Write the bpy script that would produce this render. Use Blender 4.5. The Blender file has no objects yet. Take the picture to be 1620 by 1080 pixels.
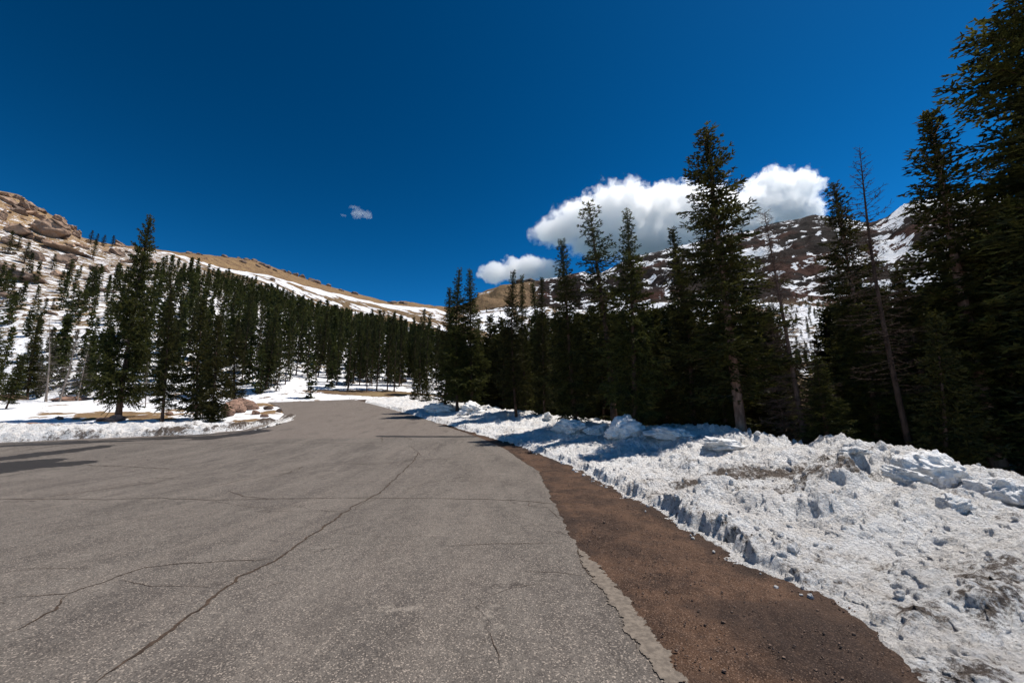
import bpy, math, random
import numpy as np
from mathutils import Vector

random.seed(4)
R = math.radians
PITCH, F, CAMZ = R(11.2), 630.0, 1.6          # focal length in pixels of a 1620 px wide frame (14 mm)
SUN_AZ, SUN_EL = 76.0, 66.0                   # degrees clockwise from the view axis, degrees above the horizon

# ---------------------------------------------------------------- camera, sky, sun, exposure
sc = bpy.context.scene
col = sc.collection
cam = bpy.data.cameras.new('camera')
cam.lens, cam.sensor_width, cam.clip_start, cam.clip_end = 14.0, 36.0, 0.05, 30000
co = bpy.data.objects.new('camera', cam); col.objects.link(co)
co.location = (0, 0, CAMZ); co.rotation_euler = (R(90) + PITCH, 0, 0)
sc.camera = co

w = bpy.data.worlds.new('World'); sc.world = w; w.use_nodes = True
wt = w.node_tree; wt.nodes.clear()
sky = wt.nodes.new('ShaderNodeTexSky'); sky.sky_type = 'NISHITA'; sky.sun_disc = False
sky.sun_elevation, sky.sun_rotation = R(SUN_EL), R(SUN_AZ)
sky.altitude, sky.air_density, sky.dust_density, sky.ozone_density = 3200, 1.0, 1.1, 3.2
gs = wt.nodes.new('ShaderNodeVectorMath'); gs.operation = 'SCALE'; gs.inputs[3].default_value = .25
gm = wt.nodes.new('ShaderNodeGamma'); gm.inputs[1].default_value = 2.1
wt.links.new(sky.outputs[0], gs.inputs[0]); wt.links.new(gs.outputs[0], gm.inputs[0])
hs = wt.nodes.new('ShaderNodeHueSaturation'); hs.inputs['Saturation'].default_value = 1.07; hs.inputs['Hue'].default_value = .478; hs.inputs['Value'].default_value = 5.1
bg = wt.nodes.new('ShaderNodeBackground'); bg.inputs[1].default_value = 0.070
wo = wt.nodes.new('ShaderNodeOutputWorld')
wt.links.new(gm.outputs[0], hs.inputs['Color']); wt.links.new(hs.outputs[0], bg.inputs[0]); wt.links.new(bg.outputs[0], wo.inputs[0])

sl = bpy.data.lights.new('sun', 'SUN'); sl.energy = 4.5; sl.angle = R(0.53); sl.color = (1.0, 0.95, 0.88)
so = bpy.data.objects.new('sun', sl); col.objects.link(so)
a, e = R(SUN_AZ), R(SUN_EL)
sd = Vector((math.sin(a) * math.cos(e), math.cos(a) * math.cos(e), math.sin(e)))
so.rotation_euler = sd.to_track_quat('Z', 'Y').to_euler()

sc.view_settings.view_transform = 'Standard'; sc.view_settings.look = 'None'
sc.view_settings.exposure = 0.3; sc.view_settings.gamma = 1.0
sc.render.engine = 'CYCLES'
sc.cycles.use_denoising = True
sc.cycles.max_bounces = 24; sc.cycles.diffuse_bounces = 3; sc.cycles.glossy_bounces = 2; sc.cycles.transmission_bounces = 2; sc.cycles.transparent_max_bounces = 8
sc.cycles.volume_bounces = 20

# ---------------------------------------------------------------- small maths
rng0 = np.random.RandomState(11)
PERM = rng0.permutation(512); PERM = np.concatenate([PERM, PERM, PERM])
GR = rng0.normal(size=(512, 3)); GR /= np.linalg.norm(GR, axis=1)[:, None]

def perlin(x, y, z=None):
    x = np.asarray(x, float); y = np.asarray(y, float)
    z = np.zeros_like(x) if z is None else np.asarray(z, float)
    xi, yi, zi = np.floor(x).astype(int), np.floor(y).astype(int), np.floor(z).astype(int)
    xf, yf, zf = x - xi, y - yi, z - zi
    xi &= 511; yi &= 511; zi &= 511
    q = lambda t: t * t * t * (t * (t * 6 - 15) + 10)
    u, v, ww = q(xf), q(yf), q(zf)
    out = 0
    for dx in (0, 1):
        for dy in (0, 1):
            for dz in (0, 1):
                if dz and not np.any(zf): continue
                h = PERM[PERM[PERM[(xi + dx) & 511] + ((yi + dy) & 511)] + ((zi + dz) & 511)]
                g = GR[h]
                d = g[..., 0] * (xf - dx) + g[..., 1] * (yf - dy) + g[..., 2] * (zf - dz)
                out = out + d * (u if dx else 1 - u) * (v if dy else 1 - v) * (ww if dz else 1 - ww)
    return out * 1.6

def fbm(x, y, s, octv=4, z=None, gain=0.5):
    o, amp, f = 0, 1.0, 1.0 / s
    for k in range(octv):
        o = o + amp * perlin(x * f + 17.3 * k, y * f + 5.1 * k, None if z is None else z * f)
        amp *= gain; f *= 2.03
    return o

def ridged(x, y, s, octv=4):
    o, amp, f = 0, 1.0, 1.0 / s
    for k in range(octv):
        o = o + amp * (0.5 - np.abs(perlin(x * f + 9.3 * k, y * f + 3.1 * k))); amp *= 0.5; f *= 2.1
    return o

def worley(x, y, s, seed=0):
    x = np.asarray(x) / s + 100 + seed; y = np.asarray(y) / s + 100
    xi, yi = np.floor(x).astype(int), np.floor(y).astype(int)
    best = np.full(x.shape, 9.0)
    for dx in (-1, 0, 1):
        for dy in (-1, 0, 1):
            h = PERM[(PERM[(xi + dx) & 511] + ((yi + dy) & 511)) & 511]
            g = GR[h]
            d = (xi + dx + .5 + .45 * g[..., 0] - x) ** 2 + (yi + dy + .5 + .45 * g[..., 1] - y) ** 2
            best = np.minimum(best, d)
    return np.sqrt(best)

def sm(t):
    t = np.clip(t, 0, 1); return t * t * (3 - 2 * t)

def pdir(px, row):                       # direction of a picture point: azimuth, tan(elevation), Z per unit of Y
    cx, cy = (np.asarray(px, float) - 810) / F, (540 - np.asarray(row, float)) / F
    dx, dy, dz = cx, math.cos(PITCH) - cy * math.sin(PITCH), math.sin(PITCH) + cy * math.cos(PITCH)
    return np.arctan2(dx, dy), dz / np.hypot(dx, dy), dz / dy, dx / dy

def elev_y(row): return math.tan(math.atan((540 - row) / F) + PITCH)
HY = [(-60, 0), (0, 0), (9, 0), (12, .06)] + [(Y, CAMZ + Y * elev_y(r)) for Y, r in ((15, 725), (20, 694), (24, 677), (30, 657), (38, 640), (45, 630.5))] + [(60, CAMZ + 45 * elev_y(630.5) + .4)]
hy0, hy1 = np.array([p[0] for p in HY], float), np.array([p[1] for p in HY])
_yy = np.linspace(-60, 60, 1201); _hh = np.interp(_yy, hy0, hy1)
_k = np.hanning(41); _k /= _k.sum(); _hs = np.convolve(np.pad(_hh, 20, 'edge'), _k, 'valid')
def H(Y): return np.interp(Y, _yy, _hs)

_rows = np.array([540 - F * math.tan(math.atan2(H(y) - CAMZ, y) - PITCH) for y in np.linspace(2, 46, 900)])
def ground(px, row):                     # picture point on the road's surface -> world
    Y = float(np.interp(-row, -_rows, np.linspace(2, 46, 900)))
    if row > _rows[0]: Y = CAMZ / -elev_y(row)
    return pdir(px, row)[3] * Y, Y
def at_z(px, row, z):                    # picture point on a level plane
    _, _, zy, xy = pdir(px, row); Y = (z - CAMZ) / zy; return float(xy * Y), float(Y)
def curve(pts):
    p = sorted((ground(*q)[::-1] for q in pts)); return np.array([a[0] for a in p]), np.array([a[1] for a in p])

RE = curve([(1085, 1080), (1000, 968), (910, 860), (880, 800), (852, 745), (800, 710), (755, 690), (700, 672), (640, 651), (600, 640), (560, 632)])
SE = curve([(1480, 1080), (1410, 1015), (1345, 960), (1250, 915), (1190, 888), (1130, 850), (1060, 815), (1000, 785), (940, 752), (900, 732), (820, 702), (740, 680), (650, 655), (600, 642), (572, 635)])
LE = curve([(0, 700), (130, 694), (330, 686), (400, 680), (452, 665), (462, 655), (455, 645), (425, 633)])
def XR(Y): return np.interp(Y, *RE)
def XE(Y): return np.interp(Y, *SE) + np.where(Y < SE[0][0], 0.0, 0)
def XL(Y): return np.where(Y < LE[0][0], -70.0, np.interp(Y, *LE))
def YF(X):                               # front edge of the left island: Y as a function of X
    k = slice(0, 5); xs, ys = LE[1][k], LE[0][k]
    o = np.argsort(xs); return np.interp(X, xs[o], ys[o])

# ---------------------------------------------------------------- mesh and object helpers
def mesh(name, v, quads=None, tris=None, mats=(), smooth=True, attrs=None, midx=None):
    me = bpy.data.meshes.new(name)
    v = np.asarray(v, np.float32)
    parts = []
    if quads is not None and len(quads): parts.append((np.asarray(quads, np.int32), 4))
    if tris is not None and len(tris): parts.append((np.asarray(tris, np.int32), 3))
    me.vertices.add(len(v)); me.vertices.foreach_set('co', v.ravel())
    loops = np.concatenate([p.ravel() for p, _ in parts]); n = sum(len(p) for p, _ in parts)
    tot = np.concatenate([np.full(len(p), k, np.int32) for p, k in parts])
    st = np.concatenate([[0], np.cumsum(tot)[:-1]]).astype(np.int32)
    me.loops.add(len(loops)); me.loops.foreach_set('vertex_index', loops.astype(np.int32))
    me.polygons.add(n); me.polygons.foreach_set('loop_start', st); me.polygons.foreach_set('loop_total', tot)
    me.polygons.foreach_set('use_smooth', np.full(n, smooth))
    for m in mats: me.materials.append(m)
    if midx is not None: me.polygons.foreach_set('material_index', np.asarray(midx, np.int32))
    me.update(calc_edges=True)
    for k, val in (attrs or {}).items():
        at = me.attributes.new(k, 'FLOAT', 'POINT'); at.data.foreach_set('value', np.asarray(val, np.float32).ravel())
    return me

def obj(name, me, parent=None, loc=(0, 0, 0), rot=(0, 0, 0), scale=(1, 1, 1)):
    o = bpy.data.objects.new(name, me); col.objects.link(o); o.parent = parent
    o.location = loc; o.rotation_euler = rot; o.scale = scale
    return o
def tag(o, label=None, cat=None, group=None, kind=None):
    for k, v in (('label', label), ('category', cat), ('group', group), ('kind', kind)):
        if v: o[k] = v
    return o
def gridfaces(n, m, keep=None):
    i = np.arange(n * m).reshape(n, m)
    q = np.stack([i[:-1, :-1], i[:-1, 1:], i[1:, 1:], i[1:, :-1]], -1)
    if keep is not None: q = q[keep]
    return q.reshape(-1, 4)
def compact(v, q, attrs=None):
    u, inv = np.unique(q, return_inverse=True)
    return v[u], inv.reshape(q.shape), {k: a[u] for k, a in (attrs or {}).items()}

# ---------------------------------------------------------------- materials
class NT:
    def __init__(s, name):
        s.m = bpy.data.materials.new(name); s.m.use_nodes = True; s.t = s.m.node_tree; s.t.nodes.clear()
        s.out = s.n('ShaderNodeOutputMaterial'); s.co = s.n('ShaderNodeTexCoord').outputs['Object']
    def n(s, k, **kw):
        x = s.t.nodes.new(k)
        for a, b in kw.items(): setattr(x, a, b)
        return x
    def l(s, a, b): s.t.links.new(a, b)
    def put(s, inp, v):
        if hasattr(v, 'is_linked') or isinstance(v, bpy.types.NodeSocket): s.l(v, inp)
        else: inp.default_value = v
    def noise(s, scale, detail=4, rough=.55, vec=None, dist=0):
        x = s.n('ShaderNodeTexNoise'); s.l(vec or s.co, x.inputs['Vector'])
        x.inputs['Scale'].default_value = scale; x.inputs['Detail'].default_value = detail; x.inputs['Roughness'].default_value = rough
        x.inputs['Distortion'].default_value = dist
        return x.outputs[0]
    def voro(s, scale, vec=None, out='Distance', feature='F1'):
        x = s.n('ShaderNodeTexVoronoi', feature=feature); s.l(vec or s.co, x.inputs['Vector']); x.inputs['Scale'].default_value = scale
        return x.outputs[out]
    def math(s, op, a, b=0.0, c=None):
        x = s.n('ShaderNodeMath', operation=op); s.put(x.inputs[0], a); s.put(x.inputs[1], b)
        if c is not None: s.put(x.inputs[2], c)
        return x.outputs[0]
    def ramp(s, f, lo, hi, a=0.0, b=1.0):
        x = s.n('ShaderNodeMapRange'); x.interpolation_type = 'SMOOTHSTEP'; s.put(x.inputs[0], f)
        for i, v in zip((1, 2, 3, 4), (lo, hi, a, b)): x.inputs[i].default_value = v
        return x.outputs[0]
    def mix(s, f, a, b):
        x = s.n('ShaderNodeMix', data_type='RGBA')
        s.put(x.inputs[0], f)
        for i, v in ((6, a), (7, b)):
            if isinstance(v, tuple): x.inputs[i].default_value = (*v, 1)
            else: s.l(v, x.inputs[i])
        return x.outputs[2]
    def attr(s, name): return s.n('ShaderNodeAttribute', attribute_name=name).outputs['Fac']
    def map(s, scale):
        x = s.n('ShaderNodeMapping'); s.l(s.co, x.inputs[0]); x.inputs['Scale'].default_value = scale; return x.outputs[0]
    def bump(s, h, strength, dist, nrm=None):
        x = s.n('ShaderNodeBump'); x.inputs['Strength'].default_value = strength; x.inputs['Distance'].default_value = dist
        s.put(x.inputs['Height'], h)
        if nrm is not None: s.l(nrm, x.inputs['Normal'])
        return x.outputs[0]
    def pbr(s, color, rough=.8, normal=None, spec=.3, sss=0, trans=None):
        b = s.n('ShaderNodeBsdfPrincipled')
        if isinstance(color, tuple): b.inputs['Base Color'].default_value = (*color, 1)
        else: s.l(color, b.inputs['Base Color'])
        s.put(b.inputs['Roughness'], rough); b.inputs['Specular IOR Level'].default_value = spec
        if normal is not None: s.l(normal, b.inputs['Normal'])
        o = b.outputs[0]
        if trans:
            t = s.n('ShaderNodeBsdfTranslucent'); s.l(color, t.inputs[0]) if not isinstance(color, tuple) else None
            mx = s.n('ShaderNodeMixShader'); mx.inputs[0].default_value = trans
            s.l(o, mx.inputs[1]); s.l(t.outputs[0], mx.inputs[2]); o = mx.outputs[0]
        s.l(o, s.out.inputs[0]); return s.m

def mat_asphalt():
    m = NT('asphalt')
    st = m.ramp(m.math('ADD', m.math('MULTIPLY', m.noise(.8, 7, .72, m.map((1.5, .5, 1))), .6), m.math('MULTIPLY', m.noise(7, 5, .75), .4)), .38, .60)
    c = m.mix(st, (.083, .071, .062), (.152, .132, .114))
    c = m.mix(m.math('MULTIPLY', m.attr('newer'), .6), c, (.172, .140, .119))
    c = m.mix(m.math('MULTIPLY', m.ramp(m.noise(1.0, 4, .6, m.map((1.5, .07, 1))), .48, .66), .4), c, (.17, .144, .122))
    fine = m.noise(3.5, 6, .72)
    c = m.mix(m.math('MULTIPLY', m.ramp(m.math('ADD', fine, m.math('SUBTRACT', m.attr('scuff'), .5)), .42, .7), .6), c, (.30, .26, .22))
    wet = m.ramp(m.math('ADD', m.math('MULTIPLY', m.noise(1.6, 7, .7, m.map((.5, 1.6, 1))), 1.1), m.math('SUBTRACT', m.attr('wet'), .72)), .37, .42)
    v = m.voro(105, out='Color'); sep = m.n('ShaderNodeSeparateColor'); m.l(v, sep.inputs[0])
    c = m.mix(m.math('MULTIPLY', m.ramp(sep.outputs[0], .74, .97), .6), c, (.46, .385, .32))
    c = m.mix(m.math('MULTIPLY', m.ramp(sep.outputs[1], .5, .95), .6), c, (.035, .03, .028))
    c = m.mix(m.math('MULTIPLY', m.ramp(m.noise(2.6, 6, .7), .55, .75), .4), c, (.24, .21, .18))
    c = m.mix(m.math('MULTIPLY', m.ramp(m.noise(.9, 5, .7, m.map((1.6, .5, 1))), .54, .68), .42), c, (.062, .053, .047))
    h = m.math('ADD', m.math('MULTIPLY', m.voro(95), .7), m.math('MULTIPLY', m.noise(30, 3), .8))
    wv = m.n('ShaderNodeVectorMath', operation='ADD'); m.l(m.co, wv.inputs[0]); ns = m.n('ShaderNodeTexNoise'); m.l(m.co, ns.inputs['Vector']); ns.inputs['Scale'].default_value = 1.6; ns.inputs['Detail'].default_value = 6; m.l(ns.outputs[1], wv.inputs[1])
    hair = m.ramp(m.voro(.62, vec=wv.outputs[0], feature='DISTANCE_TO_EDGE'), .0, .0075, 1.0, 0.0)
    c = m.mix(m.math('MULTIPLY', m.math('MULTIPLY', hair, m.ramp(m.noise(.45, 3), .44, .58)), .75), c, (.035, .027, .022))
    c = m.mix(m.math('MULTIPLY', wet, .9), c, (.018, .016, .015))
    return m.pbr(c, m.math('SUBTRACT', .85, m.math('MULTIPLY', wet, .3)), m.bump(h, .8, .008), .25)
def mat_dirt():
    m = NT('dirt')
    c = m.mix(m.ramp(m.noise(1.1, 7, .7), .40, .60), (.030, .016, .010), (.085, .046, .027))
    c = m.mix(m.math('MULTIPLY', m.ramp(m.noise(9, 5, .75), .5, .7), .5), c, (.155, .092, .060))
    v = m.voro(150, out='Color'); sep = m.n('ShaderNodeSeparateColor'); m.l(v, sep.inputs[0])
    c = m.mix(m.math('MULTIPLY', m.ramp(sep.outputs[0], .78, 1.0), .6), c, (.30, .20, .145))
    c = m.mix(m.math('MULTIPLY', m.ramp(sep.outputs[1], .6, 1.0), .6), c, (.02, .012, .01))
    wet = m.ramp(m.math('ADD', m.noise(.8, 4, .6), m.math('MULTIPLY', m.attr('wet'), .45)), .62, .74)
    c = m.mix(m.math('MULTIPLY', wet, .5), c, (.018, .010, .007))
    r = m.math('SUBTRACT', .95, m.math('MULTIPLY', wet, .1))
    h = m.math('ADD', m.math('MULTIPLY', m.voro(60), .8), m.noise(22, 5, .7))
    return m.pbr(c, r, m.bump(h, .8, .012), .25)
def mat_snow(name='snow', dirty=1.0, fine=1.0):
    m = NT(name)
    if not dirty:
        c = m.mix(m.ramp(m.noise(3, 6, .75), .4, .7), (.86, .855, .85), (.62, .59, .56))
        return m.pbr(c, .5, m.bump(m.math('ADD', m.noise(6, 8, .75), m.math('MULTIPLY', m.voro(16), .4)), .8, .05), .3)
    d = m.math('ADD', m.noise(.55, 5, .65), m.math('MULTIPLY', m.math('SUBTRACT', m.noise(8, 7, .8), .5), 1.9))
    f = m.ramp(m.math('ADD', d, m.attr('dirt') if dirty else -.12), .66, .98)
    c = m.mix(m.ramp(m.noise(1.7, 7, .75), .36, .66), (.92, .91, .90), (.76, .715, .67))
    g = m.ramp(m.noise(30 * fine, 5, .85), .50, .68)
    c = m.mix(m.math('MULTIPLY', g, m.math('ADD', .14, m.math('MULTIPLY', f, .75))), c, (.30, .235, .19))
    c = m.mix(m.math('MULTIPLY', m.ramp(m.noise(12 * fine, 6, .8, dist=.6), .57, .70), .35), c, (.36, .29, .24))
    gr = m.n('ShaderNodeSeparateColor'); m.l(m.voro(75 * fine, out='Color'), gr.inputs[0])
    c = m.mix(m.math('MULTIPLY', m.ramp(gr.outputs[0], .90, .97), .5), c, (.16, .115, .085))
    c = m.mix(f, c, (.105, .078, .060))
    h = m.math('ADD', m.math('ADD', m.noise(11 * fine, 8, .8), m.math('MULTIPLY', m.voro(22 * fine), .55)), m.math('MULTIPLY', m.noise(60 * fine, 4, .8), .5))
    return m.pbr(c, .55, m.bump(h, 1.0, .075 / fine), .3)
def mat_terrain():
    m = NT('mountain_ground')
    far, near = m.attr('far'), m.attr('near')
    n1 = m.noise(.9, 5, .7, m.map((.5, .5, 1.2))); n2 = m.noise(.055, 7, .68); n3 = m.noise(.016, 9, .7, m.map((1, 1, .6)))
    nn = m.mix(far, m.mix(near, m.noise(.6, 9, .78, m.map((.7, .7, 1.8))), n1), m.mix(.3, m.noise(.020, 7, .66), m.noise(.10, 3, .6)))
    bw = m.n('ShaderNodeRGBToBW'); m.l(nn, bw.inputs[0])
    s = m.ramp(m.math('ADD', m.math('ADD', .5, m.math('MULTIPLY', m.math('SUBTRACT', bw.outputs[0], .5), m.math('ADD', 1.0, m.math('MULTIPLY', far, .7)))), m.math('SUBTRACT', m.attr('snow'), .5)), .482, .518)
    soil = m.mix(m.ramp(m.noise(.35, 5, .7), .4, .62), (.13, .085, .055), (.23, .165, .09))
    tan = m.mix(m.ramp(m.noise(.09, 7, .75), .4, .62), (.30, .20, .105), (.21, .135, .08))
    tan = m.mix(m.ramp(m.noise(.16, 6, .8), .53, .62), tan, (.12, .070, .050))
    rock = m.mix(m.ramp(m.noise(.012, 8, .7, m.map((1, 1, 3))), .38, .62), (.006, .005, .005), (.024, .016, .014))
    rock = m.mix(m.ramp(m.noise(.004, 4), .54, .62), rock, (.050, .023, .017))
    c = m.mix(m.attr('tan'), soil, tan); c = m.mix(m.attr('rock'), c, rock)
    c = m.mix(s, c, (.80, .80, .82))
    h = m.math('ADD', m.noise(.35, 6, .7), m.math('MULTIPLY', m.math('MULTIPLY', n3, far), 30))
    h = m.math('ADD', h, m.math('MULTIPLY', m.noise(2.4, 4, .7), .3))
    return m.pbr(c, .8, m.bump(h, .85, .6), .03)
def mat_needle(name, a, b, sc_=3.0):
    m = NT(name); oi = m.n('ShaderNodeObjectInfo')
    c = m.mix(m.ramp(m.noise(sc_, 2), .35, .65), a, b)
    h = m.n('ShaderNodeHueSaturation'); m.l(c, h.inputs['Color'])
    m.l(m.math('ADD', .75, m.math('MULTIPLY', oi.outputs['Random'], .5)), h.inputs['Value']); h.inputs['Saturation'].default_value = 1.05
    m.l(m.math('ADD', .485, m.math('MULTIPLY', oi.outputs['Random'], .03)), h.inputs['Hue'])
    return m.pbr(h.outputs[0], .55, None, .25, trans=.32)
def mat_bark(name, a, b, scale=6):
    m = NT(name)
    n = m.noise(scale, 5, .7, m.map((1, 1, .3)))
    c = m.mix(m.ramp(n, .35, .65), a, b)
    return m.pbr(c, .9, m.bump(n, .9, .03), .1)
def mat_granite(name, a, b, s=1.0):
    m = NT(name)
    c = m.mix(m.ramp(m.noise(.5 * s, 6, .7), .35, .65), a, b)
    c = m.mix(m.math('MULTIPLY', m.ramp(m.noise(4 * s, 6, .75, m.map((1, 1, .35))), .5, .72), .75), c, (.075, .055, .045))
    c = m.mix(m.ramp(m.noise(14 * s, 3, .7), .6, .7), c, (.36, .27, .2))
    vv = m.voro(.9 * s, vec=m.map((1, 1, 2.2)), feature='DISTANCE_TO_EDGE'); crk = m.ramp(m.math('ADD', vv, m.math('MULTIPLY', m.math('SUBTRACT', m.noise(2 * s, 4, .7), .5), .12)), .0, .05)
    c = m.mix(crk, (.05, .036, .03), c)
    n = m.n('ShaderNodeNewGeometry'); sep = m.n('ShaderNodeSeparateXYZ'); m.l(n.outputs['Normal'], sep.inputs[0])
    return m.pbr(c, .85, m.bump(m.math('ADD', m.noise(3 * s, 7, .7), m.math('MULTIPLY', crk, .5)), 1.0, .18 / s), .2)
def mat_flat(name, c1, c2, scale, rough, bump=.3):
    m = NT(name); n = m.noise(scale, 5, .7)
    return m.pbr(m.mix(m.ramp(n, .35, .65), c1, c2), rough, m.bump(n, bump, .01), .3)

M_asphalt, M_dirt, M_terr = mat_asphalt(), mat_dirt(), mat_terrain()
M_snow = mat_snow()
M_chunk = mat_snow('snow_clean', 0, .8)
M_needle = mat_needle('spruce_needles', (.024, .028, .010), (.10, .096, .026))
M_needle_y = mat_needle('young_spruce_needles', (.028, .033, .010), (.100, .095, .024))
M_needle_far = mat_needle('distant_spruce_needles', (.022, .026, .009), (.085, .085, .024), .8)
M_dead = mat_bark('dead_twigs', (.10, .062, .048), (.17, .11, .085))
M_deadgrey = mat_bark('grey_dead_wood', (.17, .14, .12), (.32, .27, .23))
M_bark = mat_bark('spruce_bark', (.062, .037, .027), (.155, .095, .068))
M_darkbark = mat_bark('dark_dead_bark', (.030, .020, .016), (.075, .048, .037))
M_barkp = mat_bark('pink_spruce_bark', (.13, .072, .050), (.33, .20, .145))
M_crack = mat_flat('crack_fill', (.028, .018, .012), (.075, .05, .034), 12, .9)
M_wet = mat_flat('wet_asphalt', (.022, .019, .018), (.05, .044, .04), 3, .45)
M_edge = mat_flat('worn_edge', (.115, .094, .076), (.20, .165, .132), 18, .85, .35)
M_patch = mat_flat('scuffed_asphalt', (.15, .13, .11), (.22, .19, .16), 8, .85)
M_gran = mat_granite('granite', (.46, .30, .20), (.33, .22, .155), .35)
M_grand = mat_granite('dark_granite', (.17, .12, .095), (.24, .165, .12), .35)
M_pink = mat_granite('pink_granite', (.37, .225, .165), (.27, .17, .125), 1.6)
M_stone = mat_flat('gravel_stones', (.055, .036, .027), (.22, .145, .105), 40, .85)

# ---------------------------------------------------------------- terrain
def layer(pts):
    o = []
    rr = np.interp(range(len(pts)), [i for i, p in enumerate(pts) if len(p) > 2], [p[2] for p in pts if len(p) > 2])
    for p, r in zip(pts, rr):
        az, te, _, _ = pdir(p[0], p[1]); o.append((float(az), float(te), r))
    o.sort(); return np.array(o)
SKY = [(-200, 200, 290), (0, 303, 262), (30, 308), (50, 322), (75, 335), (100, 350), (130, 377, 262), (180, 386, 285), (250, 395, 370), (330, 403, 450), (370, 408), (400, 410, 520), (440, 425, 540), (500, 447, 620), (560, 464, 700), (620, 479, 760), (700, 484, 900),
       (748, 483, 1000), (757, 464, 1500), (790, 453, 1600), (830, 446, 1700), (870, 441), (920, 431), (945, 434), (975, 420), (1000, 406), (1040, 398, 1800), (1080, 388), (1130, 376), (1185, 366), (1230, 352), (1290, 341, 1900), (1340, 345), (1375, 353), (1400, 346), (1430, 324, 1700), (1460, 313), (1540, 306), (1620, 312, 1500), (1800, 305, 1400)]
LAY = [layer(p) for p in (
    [(-200, 640, 95), (0, 633, 73), (200, 631, 58), (440, 631, 49.5), (560, 631, 48), (690, 634, 47), (800, 652, 50), (1000, 677, 60), (1300, 688, 70), (1800, 690, 90)],
    [(-200, 330, 190), (0, 400, 175), (150, 425, 180), (270, 428, 200), (400, 462, 250), (500, 498, 300), (600, 520, 350), (690, 540, 400), (760, 560, 400), (900, 620, 300), (1100, 622, 280), (1300, 598, 260), (1800, 600, 260)],
    [(-200, 270, 230), (0, 350, 210), (130, 385, 215), (270, 400, 300), (340, 421, 380), (430, 437, 420), (500, 457, 480), (600, 480, 560), (690, 489, 640), (720, 500, 640), (800, 530, 600), (1000, 560, 560), (1300, 563, 520), (1800, 560, 500)],
    [(-200, 225, 250), (0, 312, 235), (130, 380, 240), (270, 399, 350), (400, 415, 450), (500, 451, 560), (620, 481, 680), (700, 486, 800), (740, 492, 850), (800, 480, 900), (950, 480, 950), (1100, 470, 950), (1300, 474, 950), (1500, 470, 900), (1800, 450, 900)],
    SKY)]
LAY.append(np.column_stack([LAY[4][:, 0], LAY[4][:, 1] - .07, LAY[4][:, 2] * 1.3]))

def T(X, Y, full=False):
    X = np.asarray(X, float); Y = np.asarray(Y, float)
    r = np.hypot(X, Y); az = np.arctan2(X, Y)
    back = sm((np.abs(az) - R(66)) / R(40))
    rs, zs = [], []
    for L in LAY:
        rk = np.interp(az, L[:, 0], L[:, 2]); te = np.interp(az, L[:, 0], L[:, 1]) * (1 - back) + .02 * back
        rs.append(rk); zs.append(CAMZ + rk * te)
    t = np.zeros_like(r)
    def near_z(X, Y):
        s = sm((X - XE(Y) - 6.0) / 9.0)
        zn = H(Y) * (1 - .92 * s) - .75 * s
        isl = sm((XL(Y) - .2 - X) / 1.5) * sm((Y - YF(X)) / 1.2)
        return zn - .07 + isl * (.17 + .10 * fbm(X, Y, 5, 3)) + s * .18 * fbm(X, Y, 3, 4)
    zn = near_z(X, Y); zb = near_z(rs[0] * np.sin(az), rs[0] * np.cos(az))
    b = sm((r / rs[0] - .93) / .07); z = np.where(r < rs[0], zn + b * (zs[0] - zb), zs[0])
    for k in range(5):
        f = np.clip((r - rs[k]) / (rs[k + 1] - rs[k]), 0, 1)
        z = np.where(r > rs[k], zs[k] * (1 - f) + zs[k + 1] * f, z); t = np.where(r > rs[k], k + 1 + f, t)
    t = np.where(r <= rs[0], r / rs[0], t)
    t = np.where(r > rs[5], 6, t)
    hill = sm((r - rs[0]) / 25.0)
    sky_damp = 1 - .75 * np.exp(-((t - 5) / .25) ** 2)
    z = z + hill * (.9 * fbm(X, Y, 22, 4) + 0.0)
    mt = sm((r - 600) / 500) * sky_damp
    z = z + mt * (46 * (ridged(X, Y, 260, 7) - .45) + 14 * fbm(X, Y, 70, 5))
    if not full: return z
    return z, t, r, az, rs

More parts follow.
